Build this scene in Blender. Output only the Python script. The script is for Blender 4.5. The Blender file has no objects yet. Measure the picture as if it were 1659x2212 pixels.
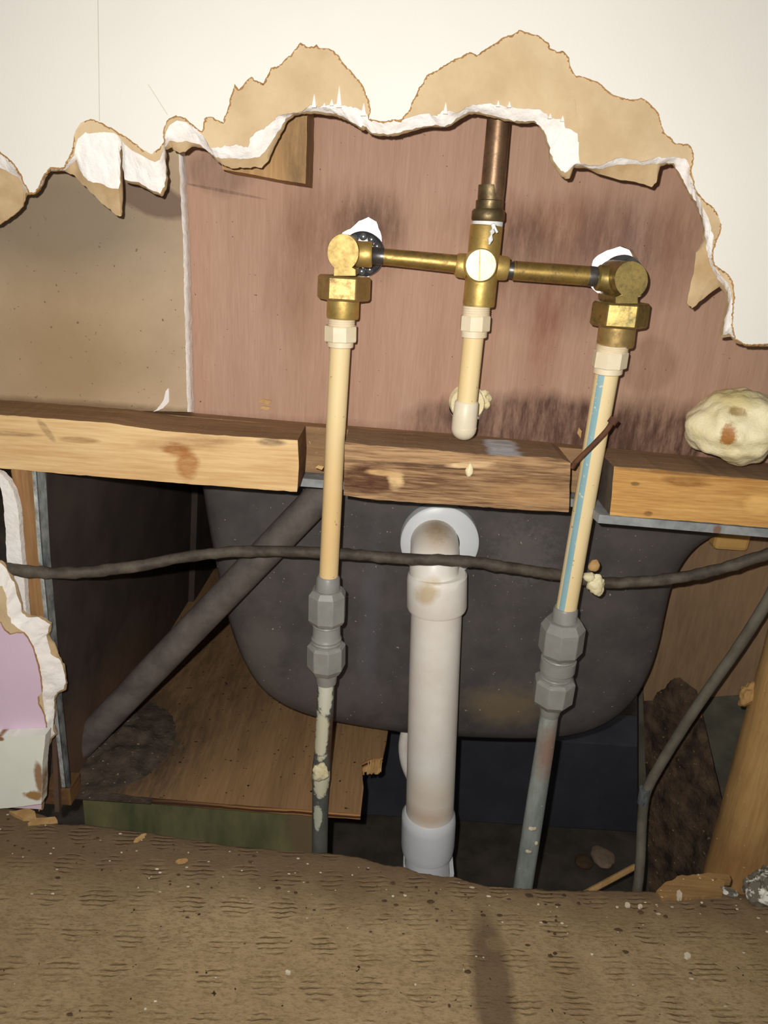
import bpy, bmesh, math, random
from mathutils import Vector, Matrix, noise

# ------------------------------------------------------------------ camera, world, light
S = bpy.context.scene
COL = S.collection
random.seed(7)
CZ = 0.485
CAM = Vector((0, 0, CZ))
PITCH = math.radians(19.8)
ROLL = math.radians(3.7)
FPX = 1600.0
W, H = 1659, 2212
FWD = Vector((0, math.cos(PITCH), -math.sin(PITCH)))
_R0 = Vector((1, 0, 0))
_U0 = Vector((0, math.sin(PITCH), math.cos(PITCH)))
RIGHT = math.cos(ROLL) * _R0 + math.sin(ROLL) * _U0
UP = -math.sin(ROLL) * _R0 + math.cos(ROLL) * _U0

cd = bpy.data.cameras.new('camera')
cam = bpy.data.objects.new('camera', cd)
COL.objects.link(cam)
m = Matrix((RIGHT, UP, -FWD)).transposed().to_4x4()
m.translation = CAM
cam.matrix_world = m
cd.sensor_fit = 'VERTICAL'
cd.sensor_height = 36.0
cd.lens = FPX * 36.0 / H
cd.clip_start = 0.01
cd.clip_end = 50
S.camera = cam

S.view_settings.view_transform = 'Standard'
S.view_settings.look = 'None'
S.view_settings.gamma = 1.0
S.view_settings.use_curve_mapping = False
S.view_settings.exposure = 0.0

wd = bpy.data.worlds.new('world')
S.world = wd
wd.use_nodes = True
wd.node_tree.nodes['Background'].inputs[0].default_value = (1.0, 0.97, 0.93, 1)
wd.node_tree.nodes['Background'].inputs[1].default_value = 0.13

# the phone's flash beside the lens
ld = bpy.data.lights.new('phone_flash', 'SPOT')
ld.energy = 11.6
ld.color = (1.0, 0.975, 0.93)
ld.shadow_soft_size = 0.003
ld.spot_size = math.radians(165)
ld.spot_blend = 1.0
lo = bpy.data.objects.new('phone_flash', ld)
lo.matrix_world = m.copy()
lo.location = CAM + RIGHT * -0.016 + UP * 0.016 - FWD * 0.004
COL.objects.link(lo)

# bathroom lamp on the far side of the plywood (seen only through the holes)
lb = bpy.data.lights.new('bathroom_lamp', 'AREA')
lb.energy = 30.0
lb.size = 0.4
lb.color = (0.93, 0.97, 1.0)
lbo = bpy.data.objects.new('bathroom_lamp', lb)
lbo.location = (0.05, 0.85, 1.25)
d = Vector((0.05, 1.15, 0.6)) - Vector(lbo.location)
lbo.rotation_euler = d.to_track_quat('-Z', 'Y').to_euler()
COL.objects.link(lbo)

# ------------------------------------------------------------------ pixel <-> world helpers
def ray(u, v):
    return FWD + RIGHT * ((u - W / 2) / FPX) - UP * ((v - H / 2) / FPX)
def P(u, v, Y):
    r = ray(u, v)
    return CAM + r * (Y / r.y)
def PZ(u, v, z):
    r = ray(u, v)
    return CAM + r * ((z - CZ) / r.z)
def PX(u, v, x):
    r = ray(u, v)
    return CAM + r * (x / r.x)
def depth(p):
    return (p - CAM).dot(FWD)
def rad(p, wpx):
    return wpx * 0.5 * depth(p) / FPX
def lin(c):
    return c / 12.92 if c <= 0.04045 else ((c + 0.055) / 1.055) ** 2.4
def rgb(r, g, b):
    return (lin(r / 255), lin(g / 255), lin(b / 255), 1)

# ------------------------------------------------------------------ object helpers
def tag(o, label=None, cat=None, group=None, kind=None):
    if label: o['label'] = label
    if cat: o['category'] = cat
    if group: o['group'] = group
    if kind: o['kind'] = kind
    return o
def origin_of(o):
    v = Vector((0, 0, 0))
    while o is not None:
        v = v + Vector(o.location)
        o = o.parent
    return v
def thing(name, label, cat, loc, group=None):
    o = bpy.data.objects.new(name, None)
    o.empty_display_size = 0.02
    o.location = loc
    COL.objects.link(o)
    return tag(o, label, cat, group)
def obj(name, bm, mats, parent=None, smooth=40, label=None, bevel=0):
    bmesh.ops.recalc_face_normals(bm, faces=bm.faces)
    if parent is not None:
        off = origin_of(parent)
    else:
        xs = [v.co.x for v in bm.verts]; ys = [v.co.y for v in bm.verts]; zs = [v.co.z for v in bm.verts]
        off = Vector(((min(xs) + max(xs)) / 2, (min(ys) + max(ys)) / 2, min(zs)))
    bmesh.ops.translate(bm, verts=bm.verts, vec=-off)
    me = bpy.data.meshes.new(name)
    bm.to_mesh(me)
    bm.free()
    if not isinstance(mats, (list, tuple)): mats = [mats]
    for mm in mats: me.materials.append(mm)
    if smooth:
        me.shade_smooth()
        me.set_sharp_from_angle(angle=math.radians(smooth))
    o = bpy.data.objects.new(name, me)
    COL.objects.link(o)
    if parent is not None:
        o.parent = parent
    else:
        o.location = off
    if bevel:
        bv = o.modifiers.new('bevel', 'BEVEL')
        bv.width = bevel; bv.segments = 2; bv.limit_method = 'ANGLE'; bv.angle_limit = math.radians(40)
    if label: o['label'] = label
    return o

# ------------------------------------------------------------------ mesh helpers
def frame(a):
    a = a.normalized()
    ref = Vector((0, -1, 0))
    if abs(a.dot(ref)) > 0.9: ref = Vector((0, 0, 1))
    e1 = (ref - a * ref.dot(a)).normalized()
    return a, e1, a.cross(e1)
def lathe(bm, prof, axis, seg=32, phase=0.0, cap=(True, True), mi=None):
    a, e1, e2 = frame(axis)
    rings = []
    for c, r in prof:
        rings.append([bm.verts.new(c + (e1 * math.cos(phase + 2 * math.pi * k / seg) + e2 * math.sin(phase + 2 * math.pi * k / seg)) * r) for k in range(seg)])
    for i in range(len(rings) - 1):
        for k in range(seg):
            f = bm.faces.new((rings[i][k], rings[i][(k + 1) % seg], rings[i + 1][(k + 1) % seg], rings[i + 1][k]))
            if mi: f.material_index = mi(k / seg)
    if cap[0]: bm.faces.new(rings[0])
    if cap[1]: bm.faces.new(rings[-1])
    return rings
def Yl(v0, y0, v1, y1):
    return lambda v: y0 + (y1 - y0) * (v - v0) / (v1 - v0)
def plathe(stations, Yf, axis=None, seg=36, phase=0.0, cap=(True, True), mi=None, bm=None):
    """turned shape along pixel stations (u, v, width) at depth Yf(v)"""
    bm = bm or bmesh.new()
    if not callable(Yf):
        yy = Yf
        Yf = lambda v: yy
    pr = []
    for u, v, w in stations:
        p = P(u, v, Yf(v))
        pr.append((p, rad(p, w)))
    ax = axis or (pr[-1][0] - pr[0][0])
    lathe(bm, pr, ax, seg, phase, cap, mi)
    return bm
def tube(pts, r, seg=16, bm=None, jit=0.0):
    bm = bm or bmesh.new()
    n = len(pts)
    rings = []
    e_prev = None
    for i, p in enumerate(pts):
        t = (pts[min(i + 1, n - 1)] - pts[max(i - 1, 0)]).normalized()
        if e_prev is None:
            _, e1, e2 = frame(t)
        else:
            e1 = (e_prev - t * e_prev.dot(t)).normalized()
            e2 = t.cross(e1)
        e_prev = e1
        rr = (r[i] if isinstance(r, (list, tuple)) else r)
        ring = []
        for k in range(seg):
            an = 2 * math.pi * k / seg
            dv = e1 * math.cos(an) + e2 * math.sin(an)
            q = p + dv * rr
            if jit: q += dv * jit * noise.noise(q * 160)
            ring.append(bm.verts.new(q))
        rings.append(ring)
    for i in range(n - 1):
        for k in range(seg):
            bm.faces.new((rings[i][k], rings[i][(k + 1) % seg], rings[i + 1][(k + 1) % seg], rings[i + 1][k]))
    bm.faces.new(rings[0]); bm.faces.new(rings[-1])
    return bm
def spline(pts, n=8):
    out = []
    for i in range(len(pts) - 1):
        p0 = pts[max(i - 1, 0)]; p1 = pts[i]; p2 = pts[i + 1]; p3 = pts[min(i + 2, len(pts) - 1)]
        for k in range(n):
            t = k / n
            out.append(0.5 * ((2 * p1) + (p2 - p0) * t + (2 * p0 - 5 * p1 + 4 * p2 - p3) * t * t + (3 * p1 - p0 - 3 * p2 + p3) * t ** 3))
    out.append(pts[-1].copy())
    return out
def jag(poly, step=6.0, amp=2.5, seed=0.0, closed=False, fs=(0.05, 0.17)):
    """pixel polyline resampled and roughened like a torn edge"""
    pts = [Vector((a, b)) for a, b in poly]
    if closed: pts.append(pts[0])
    out = []
    for i in range(len(pts) - 1):
        a, b = pts[i], pts[i + 1]
        L = (b - a).length
        n = max(1, int(L / step))
        for k in range(n):
            q = a.lerp(b, k / n)
            nx = noise.noise(Vector((q.x * fs[0], q.y * fs[0], seed))) + 0.7 * noise.noise(Vector((q.x * fs[1], q.y * fs[1], seed + 9)))
            ny = noise.noise(Vector((q.x * fs[0], q.y * fs[0], seed + 31))) + 0.7 * noise.noise(Vector((q.x * fs[1], q.y * fs[1], seed + 47)))
            out.append((q.x + nx * amp, q.y + ny * amp))
    if not closed: out.append((pts[-1].x, pts[-1].y))
    return out
def slab(loops, back, bm=None, mi_side=0):
    """loops: lists of 3-D points (outline, then holes); back: vector to the rear face"""
    bm = bm or bmesh.new()
    back = Vector(back)
    edges = []
    fl = []
    for lp in loops:
        vs = [bm.verts.new(p) for p in lp]
        fl.append(vs)
        for i in range(len(vs)):
            edges.append(bm.edges.new((vs[i], vs[(i + 1) % len(vs)])))
    res = bmesh.ops.triangle_fill(bm, use_beauty=True, use_dissolve=False, edges=edges)
    front = [g for g in res['geom'] if isinstance(g, bmesh.types.BMFace)]
    mp = {}
    for vs in fl:
        for v in vs: mp[v] = bm.verts.new(v.co + back)
    for f in front:
        bm.faces.new([mp[v] for v in reversed(f.verts)])
    for vs in fl:
        for i in range(len(vs)):
            a, b = vs[i], vs[(i + 1) % len(vs)]
            f = bm.faces.new((a, b, mp[b], mp[a]))
            f.material_index = mi_side
    return bm
def box(x0, x1, y0, y1, z0, z1, bm=None):
    bm = bm or bmesh.new()
    r = bmesh.ops.create_cube(bm, size=1.0)
    for v in r['verts']:
        v.co = Vector((x0 + (v.co.x + .5) * (x1 - x0), y0 + (v.co.y + .5) * (y1 - y0), z0 + (v.co.z + .5) * (z1 - z0)))
    return bm
def blob(c, rx, ry, rz, amp=0.25, fr=60, sub=4, seed=0, bm=None):
    bm = bm or bmesh.new()
    r = bmesh.ops.create_icosphere(bm, subdivisions=sub, radius=1.0)
    for v in r['verts']:
        nrm = v.co.copy()
        q = Vector((nrm.x * rx, nrm.y * ry, nrm.z * rz))
        s = 1 + amp * (noise.noise(q * fr + Vector((seed, 0, 0))) + 0.5 * noise.noise(q * fr * 2.7 + Vector((0, seed, 3))))
        v.co = c + q * s
    return bm
def pxpoly(poly, Y):
    return [P(u, v, Y) for u, v in poly]

# ------------------------------------------------------------------ materials
class NT:
    def __init__(s, name):
        s.m = bpy.data.materials.new(name); s.m.use_nodes = True
        s.t = s.m.node_tree; s.b = s.t.nodes['Principled BSDF']
        s.pos = s.t.nodes.new('ShaderNodeNewGeometry').outputs['Position']
    def n(s, kind, **kw):
        nd = s.t.nodes.new('ShaderNode' + kind)
        for k, v in kw.items(): setattr(nd, k, v)
        return nd
    def link(s, a, b): s.t.links.new(a, b)
    def mapv(s, scale=(1, 1, 1), rot=(0, 0, 0), loc=(0, 0, 0)):
        mp = s.n('Mapping'); s.link(s.pos, mp.inputs['Vector'])
        mp.inputs['Scale'].default_value = scale; mp.inputs['Rotation'].default_value = rot; mp.inputs['Location'].default_value = loc
        return mp.outputs[0]
    def noise(s, vec, scale, detail=5, rough=0.6, dist=0.0):
        nd = s.n('TexNoise'); s.link(vec, nd.inputs['Vector'])
        nd.inputs['Scale'].default_value = scale; nd.inputs['Detail'].default_value = detail
        nd.inputs['Roughness'].default_value = rough; nd.inputs['Distortion'].default_value = dist
        return nd.outputs['Fac']
    def rng(s, fac, a, b, c=0.0, d=1.0):
        nd = s.n('MapRange'); s.link(fac, nd.inputs[0])
        for i, x in enumerate((a, b, c, d)): nd.inputs[i + 1].default_value = x
        return nd.outputs[0]
    def mix(s, fac, a, b, blend='MIX'):
        nd = s.n('Mix', data_type='RGBA', blend_type=blend)
        if isinstance(fac, (int, float)): nd.inputs[0].default_value = fac
        else: s.link(fac, nd.inputs[0])
        for i, x in ((6, a), (7, b)):
            if isinstance(x, tuple): nd.inputs[i].default_value = x
            else: s.link(x, nd.inputs[i])
        return nd.outputs[2]
    def math(s, op, a, b=0.0):
        nd = s.n('Math', operation=op)
        for i, x in enumerate((a, b)):
            if isinstance(x, (int, float)): nd.inputs[i].default_value = x
            else: s.link(x, nd.inputs[i])
        return nd.outputs[0]
    def stain(s, c, r, soft=0.5, wob=0.5, wscale=60, rotx=0.0, roty=0.0):
        """soft-edged patch round world point c with radii r -> mask"""
        sub = s.n('VectorMath', operation='SUBTRACT'); s.link(s.pos, sub.inputs[0]); sub.inputs[1].default_value = c
        v = sub.outputs[0]
        if roty:
            vr = s.n('VectorRotate', rotation_type='Y_AXIS'); s.link(v, vr.inputs['Vector']); vr.inputs['Angle'].default_value = roty
            v = vr.outputs[0]
        dv = s.n('VectorMath', operation='DIVIDE'); s.link(v, dv.inputs[0]); dv.inputs[1].default_value = r
        ln = s.n('VectorMath', operation='LENGTH'); s.link(dv.outputs[0], ln.inputs[0])
        nz = s.noise(getattr(s, 'wv', s.pos), wscale, 5, 0.7)
        dd = s.math('ADD', ln.outputs['Value'], s.math('MULTIPLY', s.math('SUBTRACT', nz, 0.5), wob * 2))
        return s.rng(dd, 1.0 + soft * .5, 1.0 - soft * .5)
    def bump(s, h, strength=0.3, dist=0.001):
        nd = s.n('Bump'); s.link(h, nd.inputs['Height'])
        nd.inputs['Strength'].default_value = strength; nd.inputs['Distance'].default_value = dist
        s.link(nd.outputs[0], s.b.inputs['Normal'])
    def done(s, col, rough=0.7, metal=0.0, spec=0.3):
        if isinstance(col, tuple): s.b.inputs['Base Color'].default_value = col
        else: s.link(col, s.b.inputs['Base Color'])
        if isinstance(rough, (int, float)): s.b.inputs['Roughness'].default_value = rough
        else: s.link(rough, s.b.inputs['Roughness'])
        s.b.inputs['Metallic'].default_value = metal
        s.b.inputs['Specular IOR Level'].default_value = spec
        return s.m
def mottled(name, c1, c2, scale=40, stretch=(1, 1, 1), rough=0.7, metal=0, bump=0.2, bscale=None, spec=0.3, lo=0.35, hi=0.65, stains=(), dist=0.0008, dot=None):
    t = NT(name)
    f = t.noise(t.mapv(stretch), scale)
    col = t.mix(t.rng(f, lo, hi), c1, c2)
    for st in stains:
        c, r, cc, k = st[:4]
        kw = st[4] if len(st) > 4 else {}
        mk = t.math('MULTIPLY', t.stain(c, r, **kw), k)
        col = t.mix(mk, col, cc)
    if dot:
        dsc, dth, dc = dot
        dm = t.rng(t.noise(t.pos, dsc, 2, 0.5), dth, dth + 0.03)
        col = t.mix(dm, col, dc)
    if bump:
        t.bump(t.noise(t.mapv(stretch), bscale or scale * 3), bump, dist)
    return t.done(col, rough, metal, spec)
def wood(name, light, dark, axis='x', fine=260, rough=0.7, stains=(), bump=0.35, band=(0.35, 0.65), spec=0.25, dot=None):
    t = NT(name)
    st = {'x': (0.06, 1, 1), 'y': (1, 0.06, 1), 'z': (1, 1, 0.06)}[axis]
    g1 = t.noise(t.mapv(st), fine * 2.6, 4, 0.65)
    t.wv = t.mapv(tuple(max(k, .22) for k in st))
    g2 = t.noise(t.mapv(tuple(k * 0.22 for k in st)), fine, 5, 0.55, 0.6)
    mixf = t.math('ADD', t.math('MULTIPLY', g1, 0.52), t.math('MULTIPLY', g2, 0.48))
    col = t.mix(t.rng(mixf, band[0], band[1]), dark, light)
    tex = t.rng(t.noise(t.wv, 150, 6, .75), .36, .62, .45, 1.15)
    for s_ in stains:
        c, r, cc, k = s_[:4]
        kw = s_[4] if len(s_) > 4 else {}
        col = t.mix(t.math('MINIMUM', t.math('MULTIPLY', t.math('MULTIPLY', t.stain(c, r, **kw), k), tex), 1.0), col, cc)
    if dot:
        dsc, dth, dc = dot
        col = t.mix(t.rng(t.noise(t.pos, dsc, 2, 0.5), dth, dth + 0.03), col, dc)
    t.bump(mixf, bump, 0.0008)
    return t.done(col, rough, 0, spec)
def pst(u, v, Y, wu, wv, col, k, dy=1.0, **kw):
    """stain given where it is found on the surface at depth Y"""
    p = P(u, v, Y)
    s = depth(p) / FPX
    return (tuple(p), (wu * s, dy, wv * s), col, k, kw)

YP = 0.572    # plywood face
YG = 0.558    # grey plasterboard face
YB = 0.512    # plate front
YD = 0.488    # front wall face
BROWN = rgb(92, 60, 44); DARK = rgb(62, 48, 42)

M_cream = mottled('cream paint', rgb(232, 227, 217), rgb(236, 232, 222), 8, rough=0.6, bump=0.12, bscale=500, spec=0.25)
M_lilac = mottled('lilac paint', rgb(222, 195, 214), rgb(226, 200, 218), 20, rough=0.6, bump=0.1, bscale=500)
M_white = mottled('white gloss paint', rgb(234, 236, 224), rgb(240, 242, 230), 30, rough=0.5, bump=0.1, bscale=300,
    stains=[pst(74, 1718, .478, 22, 12, rgb(168, 130, 82), 1, wob=.9, wscale=120), pst(84, 1680, .478, 9, 40, rgb(160, 128, 96), 1, wob=.6, wscale=120), pst(0, 1596, .478, 9, 6, rgb(150, 110, 75), 1)])
M_kraft = mottled('torn kraft paper', rgb(216, 191, 152), rgb(200, 173, 134), 34, rough=0.9, bump=0.5, bscale=120, spec=0.1, dist=0.001)
M_fringe = mottled('paper fringe', rgb(176, 136, 88), rgb(150, 112, 68), 90, rough=0.95, bump=0.3, spec=0.05)
M_gyp = mottled('gypsum core', rgb(250, 246, 241), rgb(240, 232, 224), 60, rough=0.95, bump=0.8, bscale=180, spec=0.05, dist=0.0015)
M_back = mottled('back paper', rgb(208, 182, 142), rgb(182, 152, 112), 40, rough=0.95, bump=0.4, bscale=120, spec=0.05)
M_pencil = mottled('pencil mark', rgb(206, 198, 184), rgb(196, 188, 176), 60, bump=0)

RED1 = rgb(190, 155, 133); RED2 = rgb(167, 130, 108)
M_ply = wood('red plywood', RED1, RED2, 'z', 240, 0.75, band=(0.3, 0.7), bump=0.25, spec=0.15, stains=[
    pst(760, 500, YP, 110, 85, rgb(120, 78, 56), .54, soft=.9, wob=.7),
    pst(800, 480, YP, 60, 55, rgb(88, 70, 60), .57, soft=.8),
    pst(1190, 490, YP, 170, 55, rgb(118, 72, 48), .54, soft=1.0, wob=.9, wscale=90),
    pst(1120, 540, YP, 75, 75, rgb(98, 78, 68), .57, soft=.9, wob=.6),
    pst(1330, 560, YP, 110, 110, rgb(104, 82, 76), .54, soft=.9, wob=.5),
    pst(1210, 640, YP, 150, 70, rgb(128, 92, 76), .50, soft=1.0, wob=.8),
    pst(1180, 730, YP, 28, 110, rgb(136, 84, 62), .43, soft=1.0, wob=.8),
    pst(1470, 540, YP, 70, 90, rgb(130, 92, 74), .50, soft=.9),
    pst(1400, 790, YP, 60, 60, rgb(138, 104, 84), .50, soft=.3, wob=.3),
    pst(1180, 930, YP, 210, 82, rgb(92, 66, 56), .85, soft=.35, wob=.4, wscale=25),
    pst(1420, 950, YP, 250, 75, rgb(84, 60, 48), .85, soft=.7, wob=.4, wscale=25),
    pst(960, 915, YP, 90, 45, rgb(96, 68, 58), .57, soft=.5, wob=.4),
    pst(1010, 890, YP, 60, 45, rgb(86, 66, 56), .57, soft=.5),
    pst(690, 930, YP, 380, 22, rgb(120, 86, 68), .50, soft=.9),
    pst(640, 590, YP, 60, 130, rgb(142, 104, 82), .45, soft=1.0, wob=.7),
    pst(470, 372, YP, 75, 40, rgb(126, 100, 88), .57, soft=.5),
    pst(480, 412, YP, 90, 3, rgb(110, 84, 68), .57, soft=.4, wob=.2, roty=-.12),
], dot=(420, 0.745, rgb(104, 74, 60)))
M_grey = mottled('grey plasterboard paper', rgb(200, 175, 146), rgb(182, 159, 131), 14, rough=0.9, bump=0.2, bscale=200, spec=0.1, stains=[
    pst(110, 470, YG, 260, 130, rgb(136, 122, 104), .8, soft=1.0, wob=.3, wscale=12),
    pst(140, 780, YG, 190, 160, rgb(160, 132, 94), .7, soft=1.2, wob=.4, wscale=12),
    pst(330, 430, YG, 75, 35, rgb(122, 102, 88), .9, soft=.25, wob=.2, roty=-.25),
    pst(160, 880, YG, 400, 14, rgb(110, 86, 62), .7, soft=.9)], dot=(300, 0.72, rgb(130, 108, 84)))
M_block = wood('old pine', rgb(196, 156, 106), rgb(162, 126, 84), 'z', 200, 0.75, stains=[pst(650, 330, .535, 34, 110, rgb(112, 88, 62), .7, soft=1.0)])  # dark patch: shade on the block's right side put into the colour

M_pine = wood('yellow pine', rgb(234, 200, 146), rgb(208, 166, 112), 'x', 170, 0.65, band=(.4, .62), stains=[
    pst(385, 970, YB, 36, 16, rgb(168, 108, 52), .85, wob=.8, wscale=90, dy=.02),
    pst(405, 1005, YB, 22, 32, rgb(168, 108, 52), .85, wob=.8, wscale=90, dy=.02),
    pst(420, 955, YB, 90, 14, rgb(150, 102, 60), .6, soft=1, wob=.7, roty=.15, dy=.02),
    pst(100, 930, YB, 8, 26, rgb(150, 118, 80), .7, roty=.6, dy=.02), pst(585, 955, YB, 30, 9, rgb(110, 84, 68), .7, dy=.02),
    pst(170, 950, YB, 40, 7, rgb(160, 122, 74), .7, dy=.02), pst(0, 935, YB, 90, 5, rgb(150, 116, 80), .7, dy=.02)])
M_dirtytop = wood('dirty plank top', rgb(172, 136, 98), rgb(118, 90, 64), 'x', 150, 0.85, dot=(500, .70, rgb(186, 160, 124)))
M_endgrain = mottled('dark end grain', rgb(128, 92, 56), rgb(86, 60, 38), 120, (1, .2, 1), rough=.85, bump=.4)
M_weather = wood('weathered plank', rgb(190, 152, 110), rgb(108, 76, 52), 'x', 230, 0.75, band=(.41, .6), bump=.6, stains=[
    pst(792, 1038, YB, 66, 34, rgb(86, 50, 34), .95, soft=.3, wob=.5, wscale=70, dy=.02),
    pst(855, 1040, YB, 18, 22, rgb(226, 190, 136), .9, wob=1.0, wscale=140, dy=.02),
    pst(830, 1022, YB, 36, 7, rgb(210, 170, 116), .9, wob=.8, wscale=140, dy=.02),
    pst(890, 1005, YB, 160, 4, rgb(78, 52, 34), .9, soft=.4, wob=.35, dy=.02),
    pst(1020, 1003, YB, 50, 7, rgb(230, 196, 150), .9, wob=1.0, wscale=140, roty=.15, dy=.02),
    pst(1150, 1070, YB, 90, 30, rgb(192, 148, 96), .5, soft=1, dy=.02)])
M_weathertop = wood('weathered top', rgb(160, 130, 100), rgb(112, 88, 66), 'x', 150, 0.8, dot=(460, .69, rgb(190, 165, 130)), stains=[
    pst(1090, 957, .545, 60, 7, rgb(206, 214, 222), .9, wob=.9, wscale=150, roty=.2)])
M_oak = wood('orange pine', rgb(228, 180, 108), rgb(180, 126, 66), 'x', 190, 0.65, band=(.38, .64), stains=[
    pst(1480, 1040, YB, 50, 12, rgb(140, 92, 44), .7, wob=.8, wscale=90, dy=.02), pst(1372, 1045, YB, 10, 5, rgb(96, 80, 48), .8, dy=.02),
    pst(1400, 1110, YB, 9, 6, rgb(96, 66, 36), .8, dy=.02), pst(1640, 1090, YB, 30, 20, rgb(250, 200, 120), .6, dy=.02),
    pst(1500, 1022, YB, 190, 7, rgb(120, 84, 50), .8, dy=.02)])
M_oakside = mottled('grey sawn face', rgb(104, 94, 82), rgb(80, 70, 60), 80, rough=.85)

M_tub = mottled('dark tub underside', rgb(92, 86, 84), rgb(76, 71, 70), 30, rough=0.55, bump=0.25, bscale=900, spec=0.35, dist=.0004, stains=[
    pst(1090, 1520, .63, 80, 45, rgb(126, 108, 82), .7, soft=1, wob=.5), pst(700, 1500, .63, 160, 50, rgb(104, 92, 90), .5, soft=1, wob=.8),
    pst(560, 1420, .63, 40, 120, rgb(110, 100, 92), .5, soft=1), pst(1130, 1190, .63, 60, 60, rgb(116, 110, 106), .5, soft=.9, wob=1.3, wscale=220),  # first patch: lighter left curve of the tub, shading put into the colour
    pst(800, 1350, .63, 20, 180, rgb(104, 106, 116), .3, soft=1)], dot=(330, .735, rgb(170, 162, 152)))
M_apron = mottled('rust brown steel', rgb(84, 72, 66), rgb(66, 58, 54), 16, rough=.8, bump=.2, spec=.15, stains=[((-.24, .6, .02), (.1, .2, .06), rgb(120, 92, 72), .7, dict(soft=1, wob=.6))])
M_rim = mottled('grey tub flange', rgb(158, 160, 160), rgb(128, 131, 132), 90, rough=.7, stains=[pst(1542, 1138, .52, 8, 10, rgb(130, 90, 66), .8)])
M_brace = mottled('grey steel tube', rgb(112, 102, 96), rgb(88, 80, 76), 50, rough=.6, bump=.3, bscale=400, spec=.3)

def brass(name, c1, c2, dirt, k, rough=(.25, .45)):
    t = NT(name)
    n1 = t.noise(t.pos, 70, 6, .65)
    n2 = t.noise(t.pos, 170, 5, .7)
    col = t.mix(t.rng(n1, .35, .65), c1, c2)
    col = t.mix(t.math('MULTIPLY', t.rng(n2, .5, .72), k), col, dirt)
    t.bump(t.noise(t.pos, 600, 3), .12, .0004)
    return t.done(col, t.rng(n2, .35, .7, rough[0], rough[1]), 0.75, .5)
M_brass = brass('cast brass', rgb(216, 186, 112), rgb(196, 164, 92), rgb(130, 104, 60), .5, (.42, .6))
M_brass_nut = brass('dull brass', rgb(194, 164, 106), rgb(172, 144, 90), rgb(110, 92, 62), .6, (.45, .62))
M_brass_old = brass('tarnished brass', rgb(176, 150, 88), rgb(140, 124, 72), rgb(74, 78, 60), .8, (.35, .55))
M_cu = brass('tarnished tube', rgb(180, 150, 84), rgb(152, 124, 66), rgb(84, 72, 58), .8, (.36, .55))
M_solder = brass('solder', rgb(120, 116, 110), rgb(80, 78, 78), rgb(60, 52, 44), .7, (.3, .5))
M_iron = brass('bronzed pipe', rgb(158, 126, 98), rgb(132, 104, 80), rgb(92, 76, 60), .6, (.35, .5))
M_ironfit = brass('corroded collar', rgb(142, 122, 86), rgb(104, 88, 62), rgb(66, 62, 48), .8, (.35, .6))
M_chrome = brass('chromed ring', rgb(150, 156, 160), rgb(90, 94, 98), rgb(30, 30, 32), .5, (.15, .3))
M_blackring = mottled('black nut', rgb(34, 36, 40), rgb(56, 58, 62), 60, rough=.25, spec=.6)
M_tape = mottled('thread tape', rgb(240, 240, 238), rgb(226, 226, 224), 90, rough=.6, bump=.4)
M_fit = mottled('cream fitting', rgb(242, 227, 196), rgb(232, 214, 180), 60, rough=.42, bump=.1, spec=.4)
M_cpvc = mottled('cream pipe', rgb(246, 222, 170), rgb(238, 210, 152), 50, (1, 1, .15), rough=.45, bump=.12, spec=.4, dot=(260, .70, rgb(196, 158, 104)), stains=[pst(703, 1130, .534, 60, 150, rgb(232, 188, 126), .6, soft=1.2, dy=.05)])
M_blue = mottled('blue stripe', rgb(132, 176, 186), rgb(160, 192, 196), 60, (1, 1, .2), rough=.45, dot=(300, .66, rgb(214, 214, 190)))
M_cap = mottled('ivory cap', rgb(240, 228, 202), rgb(232, 218, 190), 50, rough=.4, spec=.4)
M_pvc = mottled('white drain plastic', rgb(250, 244, 234), rgb(240, 230, 218), 30, rough=.4, spec=.45, bump=.05, stains=[
    pst(955, 1150, .57, 34, 26, rgb(84, 64, 42), .85, soft=1.2, wob=.6, dy=.06, wscale=160), pst(945, 1170, .57, 44, 30, rgb(176, 140, 92), .6, soft=1.2, dy=.06),
    pst(925, 1285, .56, 20, 30, rgb(208, 184, 140), .8, soft=.8, wob=.8, roty=-.5, dy=.03),
    pst(926, 1735, .56, 70, 42, rgb(222, 194, 158), .45, soft=1.4, wob=.6, dy=.06), pst(926, 1778, .56, 70, 18, rgb(200, 156, 110), .5, soft=1.4, wob=.7, dy=.06)])
M_pvcwhite = mottled('cool white plastic', rgb(228, 230, 232), rgb(220, 222, 224), 30, rough=.35, spec=.4)
M_grp = mottled('grey plastic', rgb(152, 150, 144), rgb(138, 136, 130), 60, rough=.42, spec=.45, bump=.1)
M_galv = mottled('galvanised pipe', rgb(168, 174, 166), rgb(134, 140, 134), 90, (1, 1, .25), rough=.55, metal=.05, bump=.3, stains=[
    pst(1180, 1610, .545, 22, 60, rgb(150, 104, 84), .7, soft=1, wob=.6, wscale=120)], dot=(240, .72, rgb(216, 210, 170)))
M_galvp = mottled('paint splashed pipe', rgb(112, 112, 104), rgb(84, 86, 82), 60, (1, 1, .4), rough=.6, metal=.2, bump=.3, stains=[
    pst(702, 1500, .53, 16, 55, rgb(226, 224, 204), 1, soft=.2, wob=.9, wscale=110, dy=.03), pst(694, 1590, .53, 16, 60, rgb(222, 218, 190), 1, soft=.2, wob=.9, wscale=110, dy=.03),
    pst(692, 1690, .53, 18, 40, rgb(226, 220, 190), 1, soft=.2, wob=.9, wscale=110, dy=.03), pst(686, 1765, .53, 9, 34, rgb(206, 206, 182), 1, soft=.2, wob=.8, wscale=130, dy=.03),
    pst(715, 1600, .53, 8, 60, rgb(92, 62, 44), .8, soft=.5, wob=.6, dy=.03)])
M_cable = mottled('dusty cable sheath', rgb(98, 88, 76), rgb(66, 58, 50), 70, rough=.65, bump=.5, bscale=250, spec=.3)
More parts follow.
